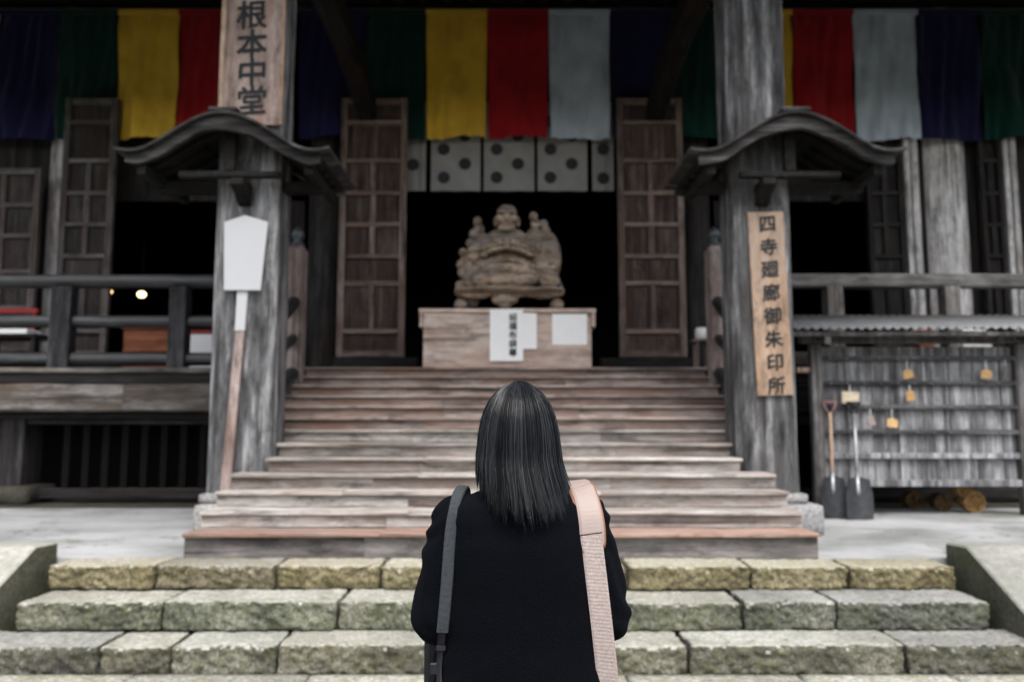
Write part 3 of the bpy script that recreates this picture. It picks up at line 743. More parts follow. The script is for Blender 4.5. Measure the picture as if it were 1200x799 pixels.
# ------------------------------------------------------------------ five-colour temple curtains
def five_colour(label, us, cols_, y, v0=14, v1=161):
    ct = thing('temple_curtain', (PX((us[0]+us[-1])/2, 80, y), y, PZ(v1, y)), label, 'curtain', 'five-coloured temple curtains')
    z0, z1 = PZ(v1, y), PZ(v0, y)
    for k, (a, b_, cn) in enumerate(zip(us, us[1:], cols_)):
        xa, xb = PX(a, 80, y), PX(b_, 80, y); nx, nz = 26, 34
        g = random.Random(a); ph = g.random()*9; dv = g.uniform(-.02, .02)
        def pt(i, j, off):
            s = i/nx; t = j/nz
            dd = (1-t)
            wv = .06*dd*math.sin(s*5 + t*4 + ph) + .05*noise.noise(Vector((s*3+ph, t*3, 1))) + .07*noise.noise(Vector((s*6+ph, t*2.2 - s*4, 5))) + .02*noise.noise(Vector((s*12 + t*6, t*4 - s*9+ph, 2)))
            pinch = 1 - .05*dd*(1 if abs(a) % 2 else .6)
            xx = xa + .003 + (xb-xa-.006)*(.5 + (s-.5)*pinch)
            return (xx, y + wv + off + (.01 if k % 2 else 0), z0 + dv + (z1-z0-dv)*t - .02*dd*abs(math.sin(s*3.1+ph))*1.2)
        mb = MB()
        vs = [pt(i, j, 0) for j in range(nz+1) for i in range(nx+1)] + [pt(i, j, .004) for j in range(nz+1) for i in range(nx+1)]
        q = (nx+1)*(nz+1); fs = []
        for j in range(nz):
            for i in range(nx):
                p = j*(nx+1)+i; fs.append((p, p+1, p+nx+2, p+nx+1)); fs.append((q+p+nx+1, q+p+nx+2, q+p+1, q+p))
        mb.add(vs, fs)
        me = bpy.data.meshes.new('m'); me.from_pydata(mb.v, [], mb.f)
        link('cloth_panel', me, M[cn], ct, True)
    mb = MB().box(PX(us[0], 80, y), PX(us[-1], 80, y), y-.055, y-.05, z1-.07, z1)
    hem = thing('hem', (0, y, z1), None, None); hem.parent = ct; hem.location = Vector((0, y, z1)) - WL[ct.name]
    for k, (a, b_, cn) in enumerate(zip(us, us[1:], cols_)):
        box('hem_strip', M[cn], PX(a, 80, y)+.002, PX(b_, 80, y)-.002, y-.075, y-.062, z1-.085, z1-.005, hem, 0)
    mb = MB().tube((PX(us[0], 80, y), y, z1+.03), (PX(us[-1], 80, y), y, z1+.03), .02); mb.build('hanging_rope', M['cord'], ct)
BY = 11.47
five_colour('five-coloured curtain hanging behind the old brown signboard', [-75, -4, 67, 138, 209, 281], ['white', 'purple', 'green', 'yellow', 'red'], BY)
five_colour('five-coloured curtain hanging above the carved statue between both pillars', [350, 428, 499, 571, 643, 715, 787, 858], ['purple', 'green', 'yellow', 'red', 'white', 'purple', 'green'], BY)
five_colour('five-coloured curtain hanging beyond the pillar with the tan signboard', [856, 929, 1001, 1076, 1150, 1224], ['yellow', 'red', 'white', 'purple', 'green'], BY)

# crest curtain inside the doorway
cc = thing('crest_curtain', (PX(600, 200, 11.66), 11.66, PZ(224, 11.66)), 'pale curtain panels with round black crests hanging in the main doorway', 'curtain')
for k, (a, b_) in enumerate(((476, 499), (505, 563), (567, 626), (630, 688), (694, 719))):
    y = 11.66; xa, xb = PX(a, 190, y), PX(b_, 190, y); z0, z1 = PZ(224, y), PZ(120, y)
    nx = 10; mb = MB()
    ys = lambda i: y + .012*math.sin(i*1.3 + k)
    vs = [(xa + (xb-xa)*i/nx, ys(i), z) for z in (z0, z1) for i in range(nx+1)]
    me = bpy.data.meshes.new('m'); me.from_pydata(vs, [], [(i, i+1, i+nx+2, i+nx+1) for i in range(nx)])
    pn = link('curtain_panel', me, M['curtain'], cc, True)
    spots = {0: [(484, 193)], 4: [(707, 175), (707, 209)]}.get(k, [(a+15, 175), (a+40, 192), (a+15, 208), (a+40, 159), (a+15, 142)])
    for (u, v) in spots:
        x, z = P(u, v, y-.02); r = .092
        MB().add([(x + r*math.cos(2*math.pi*i/24), y-.018, z + r*math.sin(2*math.pi*i/24)) for i in range(24)] +
                 [(x + r*math.cos(2*math.pi*i/24), y-.016, z + r*math.sin(2*math.pi*i/24)) for i in range(24)],
                 [tuple(range(24)), tuple(range(24, 48))[::-1]] + [(i, (i+1) % 24, 24+(i+1) % 24, 24+i) for i in range(24)]).build('crest', M['crest'], pn)

# ------------------------------------------------------------------ railings
def railing(label, xa, xb, posts, mr, mp, cat='railing', square=False):
    y = VY + .14
    z = lambda v: PZ(v, y)
    r = thing('veranda_railing', ((xa+xb)/2, y, DZ), label, cat, 'veranda railings')
    def bar(name, v0, v1, yy=y):
        za, zb2 = z(v1), z(v0); c = (za+zb2)/2; h = (zb2-za)/2
        if square: timber(name, M[mr], xa, xb, yy-h*.9, yy+h*.9, za, zb2, r, .015, .008)
        else:
            n = 14; seg = 40
            rings = [[(xa + (xb-xa)*k/seg, yy + h*math.cos(2*math.pi*i/n), c + h*math.sin(2*math.pi*i/n) + .005*noise.noise(Vector((k*.8, v0, 0)))) for i in range(n)] for k in range(seg+1)]
            MB().loft(rings).build(name, M[mr], r, 0, True)
    bar('top_rail', 322, 338); bar('middle_rail', 370, 384); bar('bottom_rail', 413, 429)
    for u0, u1 in posts:
        a, b_ = PX(u0, 375, y), PX(u1, 375, y)
        timber('post', M[mp], a, b_, y-.13, y-.13+.2 - .0, DZ+.0, z(337), r, .012, .004)
    return r
railing('dark round-barred veranda railing beside the white placard', -10, PX(338, 380, VY)-.05, [(64, 88), (202, 222), (-90, -66), (300, 320)], 'rail', 'rail_z')
railing('grey squared veranda railing above the plaque rack', PX(848, 380, VY)+.04, 10, [(966, 985), (1103, 1121), (1240, 1259), (880, 898)], 'rail_grey', 'rail_grey_z', square=True)
for s in (-1, 1):
    uu = 349 if s < 0 else 837
    y = 9.35
    x = PX(uu, 360, y)
    iz = int((y - Y0)//RUN); zb = top_z(iz)
    st = thing('stair_railing', (x, 8.6, zb), 'short stair handrail with capped newel post by the %s pillar' % ('placard' if s < 0 else 'tan signboard'), 'railing', 'stair handrails')
    w_ = .10; zt = PZ(289, y)
    x += s*.02
    sec = lambda f: [(x-w_*f, y-w_*f), (x+w_*f, y-w_*f), (x+w_*f, y+w_*f), (x-w_*f, y+w_*f)]
    xo = x
    rings = [[(p, q, z) for p, q in sec(f)] for z, f in ((zb, 1), (zt-.06, 1), (zt, .72))]
    MB().loft(rings).build('newel_post', M['newel'], st, .012)
    MB().lathe((x, y, zt-.001), [(.075, 0), (.08, .03), (.05, .05), (.045, .09), (.07, .11), (.078, .15), (.06, .19), (.025, .225), (.004, .245)]).build('finial', M['bronze'], st, 0, True)
    for dz, th, nm in ((.98, .075, 'handrail'), (.55, .055, 'middle_rail'), (.14, .08, 'bottom_rail')):
        pts = []
        for k in range(11):
            t = k/10; yy = y-.1 - t*(y-.1-7.83)
            zz = zb + dz - (y-.1-yy)*RISE/RUN + .06*math.sin(t*3.14)*(-1 if nm == 'handrail' else 0)
            pts.append((x, yy, zz))
        MB().path(pts, th, 10).build(nm, M['rail'], st, 0, True)
    for t in (.35, .7):
        yy = y-.1 - t*(y-.1-7.83); zz = zb - (y-.1-yy)*RISE/RUN
        box('baluster', M['rail_z'], x-.05, x+.05, yy-.05, yy+.05, zz+.14, zz+.95, st)
    MB().prism([(y-.1, zb+.02), (y-.1, zb+.18), (7.83, zb+.18-(y-.1-7.83)*RISE/RUN), (7.83, zb-.28-(y-.1-7.83)*RISE/RUN), (y-.1, zb-.3)], 'x', x-.035, x+.035).build('stringer', M['rail_grey'], st)

# ------------------------------------------------------------------ offertory box, notices, statue
OY = 9.92
xa, xb = PX(496, 400, OY), PX(693, 400, OY); zt = PZ(362, OY)
ob = thing('offertory_box', ((xa+xb)/2, OY+.4, DZ), 'broad pale wooden offertory box at the top of the stairs', 'box')
zm = DZ + (zt-DZ)*.46
timber('front_board', M['box'], xa, xb, OY, OY+.04, DZ+.002, zm-.001, ob, .004, .003)
timber('front_board', M['box'], xa, xb, OY, OY+.04, zm+.001, zt-.045, ob, .004, .003)
timber('back_board', M['box'], xa, xb, OY+.72, OY+.76, DZ+.002, zt-.045, ob, .004, .003)
for x in (xa, xb-.04): box('side_board', M['box'], x+.001, x+.039, OY+.041, OY+.719, DZ+.002, zt-.045, ob)
for x in (xa-.05, xb+.005): box('end_cleat', M['box'], x, x+.045, OY-.03, OY+.79, zt-.23, zt-.046, ob)
timber('rim_board', M['box'], xa-.055, xb+.055, OY-.035, OY+.10, zt-.045, zt, ob, .006, .003)
timber('rim_board', M['box'], xa-.055, xb+.055, OY+.69, OY+.80, zt-.045, zt, ob, .006, .003)
for k in range(7):
    timber('top_slat', M['box'], xa, xb, OY+.105+k*.083, OY+.105+k*.083+.078, zt-.04, zt-.003, ob, .008, .002)
def sheet(label, u0, u1, v0, v1, y, cat='notice', txt=None):
    t = thing('paper_notice', (PX((u0+u1)/2, (v0+v1)/2, y), y, PZ(v1, y)), label, cat, 'paper notices on the offertory box')
    box('sheet', M['paper'], PX(u0, 390, y), PX(u1, 390, y), y-.004, y, PZ(v1, y), PZ(v0, y), t, 0)
    if txt:
        for k, ch in enumerate(txt):
            v = 372 + k*10.2
            lettering(ch, .105, t, M['ink'], PX(601, v, y), y-.007, PZ(v, y), .003, 'ink_character', .01)
sheet('tall white paper notice with a column of ink characters', 574, 613, 362.5, 423, OY-.038, txt='招福布袋尊')
sheet('small blank white paper half hidden behind the tall notice', 605, 629, 367, 409, OY-.029)
sheet('separate square blank white paper on the offertory box', 647, 688, 368, 404, OY-.002)

SY = 10.28
def sp(u, v, y=SY): x, z = P(u, v, y); return Vector((x, y, z))
def statue():
    st = thing('carved_statue', (sp(596, 360).x, SY, zt), 'seated carved wooden deity with attendants, on the offertory box', 'statue')
    s = SY / F
    mb = MB(); g = random.Random(11)
    def E(u, v, ru, rv, dy=0., ry=None):
        c = sp(u, v); ellipsoid(mb, (c.x, SY+dy, c.z), (ru*s, (ry if ry else (ru+rv)/2)*s, rv*s), 16, 9)
    # body, belly, knees
    E(594, 298, 34, 38, .05, 26); E(594, 318, 40, 24, -.08, 30); E(594, 276, 27, 14, 0, 18); E(564, 288, 13, 22, .02, 16); E(626, 284, 13, 24, .02, 16); E(556, 322, 14, 16, -.08, 16)
    E(566, 326, 14, 11, -.25); E(617, 324, 15, 10, -.27); E(643, 327, 13, 9, -.2); E(594, 316, 13, 8, -.33); E(594, 330, 30, 8, -.28)
    # head: face, cheeks, ears, brow, hat
    E(594, 254, 12.5, 15, -.12); E(594, 246, 12, 9, -.10); E(594, 259, 10, 7, -.2); E(594, 255, 4, 5, -.30); E(586, 257, 5, 4, -.26); E(602, 257, 5, 4, -.26)
    E(581, 257, 2.8, 7, -.1); E(607, 257, 2.8, 7, -.1); E(594, 267, 11, 5, -.22); E(588, 249, 5, 2.2, -.27); E(600, 249, 5, 2.2, -.27)
    # open robe: collar ridges and folds
    for k, (dv, w_) in enumerate(((283, 24), (288, 27), (293, 29))):
        for t in range(9):
            a = -1 + t/4
            E(594 + a*w_, dv + 6*abs(a)**2 - 2, 5, 2.3, -.27 - .02*k + .14*abs(a), 5)
    for t in range(9):
        a = -1 + t/4; E(594 + a*27, 311 - 5*(1-abs(a)), 6, 2.6, -.40+.14*abs(a), 6); E(594 + a*27, 299 - 7*(1-abs(a)**2), 6, 2.6, -.40+.14*abs(a), 7)
    # sleeves
    for sd, us in ((-1, (567, 560, 556, 563, 572)), (1, (621, 628, 632, 626, 617))):
        for u, v in zip(us, (279, 288, 299, 309, 316)): E(u, v, 9, 9, -.08)
    # sack on one side, with folds
    E(642, 298, 16, 32, -.03, 18); E(634, 310, 14, 22, -.1, 14); E(637, 278, 11, 12, 0)
    for k in range(6):
        for t in range(7):
            E(628 + k*4.5 + t*1.2, 284 + k*7 + t*3, 3.2, 2, -.19 + .012*k, 4)
    # attendants: small figures with heads
    for u, v, r in ((560, 256, 5.5), (625, 250, 5.5), (637, 258, 5.5), (551, 281, 5), (543, 292, 5), (541, 306, 6), (540, 331, 6), (546, 318, 7), (552, 300, 8), (552, 334, 8), (556, 272, 6), (560, 265, 5)):
        E(u, v, r, r*1.05, -.05 + g.uniform(-.08, .06)); E(u+2, v+r*1.5, r*1.1, r*1.2, -.03)
    for k in range(40):
        a = g.uniform(0, 6.28); E(596 + 50*math.cos(a)*g.uniform(.75, 1), 312 + 26*math.sin(a)*g.uniform(.5, 1), g.uniform(3, 6), g.uniform(2.5, 5), -.16 + g.uniform(-.06, .06))
    # base slab with lobed apron and feet
    for t in range(25):
        a = t/24; u = 540 + 114*a
        E(u, 339, 7, 4.5, -.15 + .1*abs(a-.5), 30); E(u, 342 + 3.5*abs(math.sin(a*3.14*3)), 4.5, 3, -.22, 7)
    E(592, 349, 16, 8, -.26, 8); E(592, 355, 8, 5, -.25, 8)
    for u in (541, 652): E(u, 354, 8, 7.5, -.15, 9); E(u, 354, 8, 7.5, .2, 9)
    E(592, 356, 6, 5, .1, 12)
    me = fuse(mb, .009, 0)
    zmin = min(v.co.z for v in me.vertices)
    for v in me.vertices:
        n3 = noise.fractal(v.co*14, 1.0, 2.0, 3)
        v.co += v.co.normalized()*0 + Vector((0, -1, .2)).normalized()*n3*.016
        v.co.z += (zt - zmin)*.999
    link('carved_figure', me, M['statue'], st, True)
statue()

# ------------------------------------------------------------------ things inside and on the veranda
def lamp(label, u, v, y, r, mt):
    x, z = P(u, v, y); t = thing('lamp', (x, y, z-.12), label, 'lamp')
    mb = MB(); ellipsoid(mb, (x, y, z), (r*1.3, r, r)); mb.build('bulb', M[mt], t, 0, True)
    MB().tube((x, y, z+r*.9), (x, y, z+r*1.9), r*.5, r*.3).build('socket', M['metal_dark'], t)
    MB().tube((x, y, z+r*1.9), (x, y, IZ-.001), .008).build('hanging_cord', M['metal_dark'], t)
lamp('lit yellow lamp glowing in the dark bay behind the railing', 166, 345, 13.4, .055, 'bulb')
lamp('pair of tiny lit lamps in the dark bay, one beside the grey door', 122, 342, 13.0, .03, 'bulb2')
lamp('pair of tiny lit lamps in the dark bay, one nearer the big lamp', 129, 342, 13.0, .03, 'bulb2')
y = 10.9
xa, xb = PX(143, 400, y), PX(206, 400, y); t = thing('cabinet', ((xa+xb)/2, y+.2, DZ), 'low red-brown wooden cabinet behind the railing', 'cabinet')
zc_ = PZ(383, y)
box('carcass', M['cabinet'], xa, xb, y+.03, y+.45, DZ, zc_-.03, t); box('top', M['cabinet'], xa-.03, xb+.03, y, y+.48, zc_-.029, zc_, t)
for k in range(2): box('drawer', M['cabinet'], xa+.04, xb-.04, y+.005, y+.029, DZ+.06+k*.24, DZ+.27+k*.24, t)
xa, xb = PX(222, 400, y), PX(258, 400, y); t = thing('paper_stand', ((xa+xb)/2, y+.2, DZ), 'white-fronted stand with red top edge behind the railing', 'stand')
box('front', M['paper'], xa, xb, y, y+.3, DZ, PZ(391, y), t); box('top_edge', M['red_paint'], xa-.02, xb+.02, y-.02, y+.32, PZ(390.9, y), PZ(387, y), t)
y = 10.5
xa, xb = PX(-40, 400, y), PX(42, 400, y); t = thing('low_table', ((xa+xb)/2, y+.3, DZ), 'low black table behind the railing by the small panelled door', 'table')
zz = PZ(395, y); box('table_top', M['metal_dark'], xa, xb, y, y+.6, zz, zz+.05, t)
for x in (xa+.03, xb-.09):
    for yy in (y+.02, y+.52): box('leg', M['metal_dark'], x, x+.06, yy, yy+.06, DZ, zz, t)
t = box('paper_stack', M['paper'], xa+.1, PX(27, 400, y), y+.06, y+.4, zz+.05, zz+.12); tag(t, 'flat stack of white paper on the low black table', 'paper')
y = 10.2
xa, xb = PX(-30, 365, y+.7), PX(30, 365, y+.7); t = thing('red_stand', ((xa+xb)/2, y+.85, DZ), 'open red-framed stand behind the low black table', 'stand')
y = 11.12; zz = PZ(367, y)
for x in (xa, xb-.05): 
    for yy in (y, y+.05): pass
    box('leg', M['red_paint'], x, x+.05, y, y+.05, DZ, zz, t)
box('top_bar', M['red_paint'], xa-.03, xb+.03, y-.01, y+.06, zz, zz+.07, t); box('lower_bar', M['red_paint'], xa+.051, xb-.051, y+.005, y+.045, DZ+.25, DZ+.3, t)
# jar on a slim stand by the right newel
y = 10.05
x, z = P(822, 400, y); t = thing('jar_stand', (x, y, DZ), 'slim brown wooden stand beside the stair newel and tan signboard', 'stand')
zz = PZ(401, y)
for dx in (-.09, .06): box('leg', M['door'], x+dx, x+dx+.035, y-.09, y-.055, DZ, zz, t); box('leg', M['door'], x+dx, x+dx+.035, y+.055, y+.09, DZ, zz, t)
box('top', M['door'], x-.13, x+.12, y-.11, y+.11, zz, zz+.03, t)
o = MB().lathe((x+.01, y, zz+.03), [(.06, 0), (.085, .03), (.09, .12), (.075, .15), (.06, .155), (.055, .14)]).build('white_jar', M['porcelain'], None, 0, True); tag(o, 'small white jar standing on the slim brown stand', 'jar')
# boxes glimpsed behind the plaque rack
y = 10.4
o = box('white_box', M['paper'], PX(1122, 393, y), PX(1162, 393, y), y, y+.3, DZ, PZ(386, y)); tag(o, 'white box on the veranda behind the corrugated roof', 'box')
o = box('orange_box', M['cabinet'], PX(1077, 393, y), PX(1094, 393, y), y, y+.25, DZ, PZ(386, y)); tag(o, 'small red-brown box on the veranda beside the white box', 'box')

# ------------------------------------------------------------------ plaque rack with corrugated roof
RY = 8.75
xa, xb = PX(951, 490, RY), PX(1204, 490, RY)
rk = thing('plaque_rack', ((xa+xb)/2, RY, LZ), 'grey wooden plaque rack with horizontal rails under a corrugated roof', 'rack')
for x in (xa, xb-.12): timber('post', M['rack_post'], x, x+.12, RY-.06, RY+.06, LZ+.001, PZ(403, RY), rk, .012, .006)
timber('head_beam', M['rack_post'], xa-.1, xb+.1, RY-.05, RY+.05, PZ(402.5, RY), PZ(393, RY), rk)
n = 15
for k in range(n):
    a = xa+.121 + (xb-xa-.242)*k/n; b_ = xa+.121 + (xb-xa-.242)*(k+1)/n
    box('back_plank', M['rack'], a+.002, b_-.003, RY+.03 + .006*(k % 2), RY+.055, PZ(570, RY)+.02*((k*7) % 3)/2, PZ(406, RY), rk, .004)
for v, hgt in ((420, .05), (449, .05), (477, .05), (506, .05), (534, .06), (566, .07)):
    z = PZ(v, RY); timber('peg_rail', M['rack_rail'] if v < 530 else M['rack'], xa+.121, xb-.121, RY-.035, RY+.028, z-hgt/2, z+hgt/2, rk, .006, .004)
    if v < 530:
        for k in range(12):
            x = xa + .2 + k*(xb-xa-.35)/11
            MB().tube((x, RY-.075, z-.004), (x, RY-.034, z), .006, n=6).build('peg', M['metal_grey'], rk)
timber('side_bar', M['shaft'], PX(934, 433, RY), xa-.001, RY-.02, RY+.02, PZ(436, RY), PZ(430.5, RY), rk)
# corrugated sheets
x0, x1 = PX(915, 377, 8.35), PX(1260, 377, 8.35)
ya, yb = 8.3, 9.3; za, zb2 = PZ(384.5, ya), PZ(370, yb)
ns = 3
for k in range(ns):
    a = x0 + (x1-x0)*k/ns; b_ = x0 + (x1-x0)*(k+1)/ns; nx = 84; vs = []; fs = []
    for off in (0, -.004):
        for (yy, zz) in ((ya, za), (yb, zb2)):
            for i in range(nx+1):
                x = a + (b_-a)*i/nx
                vs.append((x, yy + .012*k, zz + .013*math.sin((x-x0)*2*math.pi/.095) + off + .004*k))
    q = nx+1
    for i in range(nx): fs += [(i, i+1, q+i+1, q+i), (2*q+i, 3*q+i, 3*q+i+1, 2*q+i+1), (i, 2*q+i, 2*q+i+1, i+1), (q+i, q+i+1, 3*q+i+1, 3*q+i)]
    me = bpy.data.meshes.new('m'); me.from_pydata(vs, [], fs); link('corrugated_sheet', me, M['corrugated'], rk, True)
timber('roof_batten', M['rack_post'], x0, x1, 8.36, 8.42, za-.075, za-.022, rk); timber('roof_batten', M['rack_post'], x0, x1, 9.2, 9.26, zb2-.1, zb2-.045, rk)
for x in (xa+.06, xb-.06):
    MB().prism([(8.36, za-.08), (9.26, zb2-.11), (9.26, zb2-.19), (8.36, za-.16)], 'x', x-.03, x+.03).build('roof_arm', M['rack_post'], rk)
# plaques
def ema(label, u, v, w_, h_, mt, vt, house=True, rot=0):
    y = RY-.06; x, z = P(u, v, y); x0, z1 = P(u, vt, y)
    t = thing('wooden_plaque', (x, y, z-h_/2), label, 'plaque', 'votive plaques hung on the rack')
    if house: poly = [(-w_/2, -h_/2), (w_/2, -h_/2), (w_/2, h_*.28), (0, h_/2), (-w_/2, h_*.28)]
    else: poly = [(-w_/2, -h_/2), (w_/2, -h_/2), (w_/2, h_/2), (-w_/2, h_/2)]
    ca, sa = math.cos(rot), math.sin(rot)
    MB().prism([(x + p*ca - q*sa, z + p*sa + q*ca) for p, q in poly], 'y', y-.02, y-.008).build('plaque', M[mt], t, .002)
    MB().path([(x, y-.014, z+h_*.4), (x-.006, y-.016, (z+z1)/2), (x, y-.01, z1-.012)], .005, 6).build('cord', M['cord'], t)
ema('house-shaped yellow plaque on the top rail of the rack, halfway along', 1063, 438, .115, .10, 'ema', 421, rot=R(12))
ema('house-shaped yellow plaque on the top rail nearest the far rack post', 1155, 438, .12, .10, 'ema', 421, rot=R(-6))
ema('shadowed narrow plaque on the second rail of the rack', 1066, 463, .09, .12, 'ema', 450, rot=R(5))
ema('yellow plaque on the third rail of the rack', 1045, 495, .12, .10, 'ema', 478, rot=R(-8))
ema('cream rectangular plaque on the rack above the grey shovel', 996, 466, .185, .13, 'ema_pale', 450, False, R(-3))
ema('pink oval tag on the rack beside the shovels', 1020, 493, .075, .11, 'pink_bag', 478, False, R(20))
ema('narrow dark plaque at the far end of the top rail', 1178, 435, .05, .13, 'rack_post', 421, False)

# shovels leaning on the rack
def shovel(label, u, vh, vs_, vb, y0, y1, mh, mshaft, bw, lean=.0):
    """y1: ground contact depth, y0: depth where the handle rests"""
    xh, zh = P(u[0], vh, y0); xs, zs = P(u[1], vs_, (y0+y1)/2-.04); xb_, zb_ = P(u[2], vb, y1)
    zb_ = LZ + .003
    t = thing('shovel', (xb_, y1, LZ), label, 'shovel', 'shovels leaning on the rack')
    top = Vector((xh, y0, zh)); bot = Vector((xb_, y1, zb_)); d = (bot-top)
    S = lambda f: top + d*f
    fb = 1 - .42/d.length; fy = .12/d.length
    MB().path([S(fy), S(.4), S(fb+.06)], .019, 10).build('shaft', M[mshaft], t, 0, True)
    mb = MB(); l_ = S(0); a = .062
    mb.path([l_ + Vector((-a, 0, 0)), l_ + Vector((-a*.9, 0, 0)) + d*fy*.5, S(fy*1.15)], .012, 8)
    mb.path([l_ + Vector((a, 0, 0)), l_ + Vector((a*.9, 0, 0)) + d*fy*.5, S(fy*1.15)], .012, 8)
    mb.path([l_ + Vector((-a-.01, 0, 0)), l_ + Vector((a+.01, 0, 0))], .015, 8)
    mb.build('grip', M[mh], t, 0, True)
    nx, nz = 8, 8; vs = []; fs = []
    for off in (0, .006):
        for j in range(nz+1):
            f = fb + (1-fb)*j/nz; c = S(f)
            for i in range(nx+1):
                s_ = -1 + 2*i/nx; wd = bw*(.82 + .18*min(1, j/3))*(1 if j < nz-1 else .97)
                vs.append((c.x + s_*wd, c.y - .035*(s_*s_) + off, c.z + (0 if j < nz else .012*s_*s_) + (.03*(1-abs(s_)) if j == 0 else 0)))
    q = (nx+1)*(nz+1)
    for j in range(nz):
        for i in range(nx):
            p = j*(nx+1)+i; fs += [(p, p+1, p+nx+2, p+nx+1), (q+p+nx+1, q+p+nx+2, q+p+1, q+p)]
    me = bpy.data.meshes.new('m'); me.from_pydata(vs, [], fs); link('blade', me, M['metal_dark'], t, True)
    MB().path([S(fb-.06), S(fb+.1), S(fb+.14)], [.024, .026, .012], 8).build('socket', M['metal_grey'], t, 0, True)
shovel('shovel with faded red grip and pale wooden shaft leaning on the rack', (972, 975, 977), 471, 545, 600, 8.66, 8.42, 'pink_paint', 'shaft', .135)
shovel('shovel with dark grip and grey shaft leaning under the cream plaque', (1000, 1004, 1007), 472, 545, 608, 8.66, 8.32, 'metal_dark', 'metal_grey', .14)

# round straw bundles under the rack
def bundle(label, u, v, y, r, z=None, mt='straw'):
    x, zz = P(u, v, y); z = zz if z is None else z
    t = thing('straw_bundle', (x, y+.2, z-r), label, 'straw bundle', 'straw bundles under the rack')
    mb = MB(); g = random.Random(u)
    mb.tube((x, y+.03, z), (x, y+.2, z), r*.94, r*.8, 20)
    mb.build('core', M[mt], t, 0, True)
    mb = MB(); 
    for k in range(60):
        a = g.uniform(0, 6.28); q = r*.93*math.sqrt(g.random()); q2 = q*.97
        mb.tube((x + q*math.cos(a), y - g.uniform(.0, .025), z + q*math.sin(a)), (x + q2*math.cos(a+.2), y+.12, z + q2*math.sin(a+.2)), .010, .008, 5)
    for k in range(40):
        a = 6.283*k/40; mb.tube((x + r*.95*math.cos(a), y+.0, z + r*.95*math.sin(a)), (x + r*.8*math.cos(a), y+.2, z + r*.8*math.sin(a)), .009, .009, 5)
    o = mb.build('straw_ends', M[mt], t); o['kind'] = 'stuff'
r0 = .118
bundle('golden round straw bundle at the front of the pile under the rack', 1143, 592, 8.95, r0, LZ+r0+.002)
bundle('small straw bundle resting on top of the golden one', 1131, 578, 9.0, .085, LZ+.262)
bundle('straw bundle darkened as shade, on the ground beside the golden one', 1107, 594, 9.1, .10, LZ+.102, 'straw_shade')
bundle('straw bundle darkened as shade, farthest back under the rack', 1073, 592, 9.3, .10, LZ+.102, 'straw_shade')

# ------------------------------------------------------------------ woman
PYC = 1.85
PXO = .02
per = thing('person', (PXO, PYC, .046), 'person in a black coat with straight black shoulder-length hair, back turned', 'person')
def ring(z, cx, cy, rx, ry, n=36, sq=.9):
    out = []
    for i in range(n):
        a = 2*math.pi*i/n; c, s = math.cos(a), math.sin(a)
        out.append((PXO + cx + rx*math.copysign(abs(c)**sq, c), PYC + cy + ry*math.copysign(abs(s)**sq, s), z))
    return out
def V(x, y, z): return Vector((PXO + x, PYC + y, z))
# body (head, neck, torso, arms, hands, legs) as one surface
mb = MB()
ellipsoid(mb, V(0, .02, 1.535), (.073, .093, .108)); ellipsoid(mb, V(0, .055, 1.475), (.052, .062, .060)); ellipsoid(mb, V(0, .118, 1.508), (.012, .018, .018))
ellipsoid(mb, V(0, .102, 1.44), (.02, .015, .014)); capsule(mb, V(0, .112, 1.545), V(0, .122, 1.515), .008, .011)
for s in (-1, 1):
    ellipsoid(mb, V(s*.074, .02, 1.515), (.008, .018, .03))
    capsule(mb, V(s*.14, .0, 1.325), V(s*.185, -.03, 1.10), .042, .034); capsule(mb, V(s*.185, -.03, 1.10), V(s*.05, .215, 1.19), .033, .023)
    ellipsoid(mb, V(s*.035, .245, 1.215), (.016, .034, .04))
    for k in range(4):
        b0 = V(s*.026, .250 - .02*k + .03, 1.245 - .004*k); L_ = (.070, .078, .072, .056)[k]
        capsule(mb, b0, b0 + Vector((-s*.004, .012, L_*.5)), .0085, .008, 10, 3); capsule(mb, b0 + Vector((-s*.004, .012, L_*.5)), b0 + Vector((-s*.010, .008, L_)), .008, .0065, 10, 3)
    capsule(mb, V(s*.04, .222, 1.20), V(s*.03, .2, 1.235), .011, .010, 10, 3); capsule(mb, V(s*.03, .2, 1.235), V(s*.022, .2, 1.262), .010, .008, 10, 3)
    capsule(mb, V(s*.085, 0, .86), V(s*.09, .01, .48), .075, .05); capsule(mb, V(s*.09, .01, .48), V(s*.092, -.01, .13), .05, .035)
    capsule(mb, V(s*.092, -.02, .096), V(s*.1, .11, .083), .034, .028)
capsule(mb, V(0, -.005, 1.36), V(0, .01, 1.46), .052, .05)
mb.loft([ring(z, 0, cy, a, b_) for z, cy, a, b_ in ((.84, 0, .14, .09), (.95, 0, .155, .1), (1.08, 0, .125, .085), (1.22, 0, .14, .09), (1.33, 0, .15, .075), (1.375, -.01, .08, .06))])
body = link('body', fuse(mb, .006, 4), M['skin'], per, True)
for s in (-1, 1):
    mb = MB(); ellipsoid(mb, V(s*.03, .106, 1.535), (.013, .008, .007)); mb.build('eye', M['eye'], per, 0, True)
mb = MB(); ellipsoid(mb, V(0, .118, 1.468), (.022, .007, .007)); mb.build('mouth', M['lip'], per, 0, True)
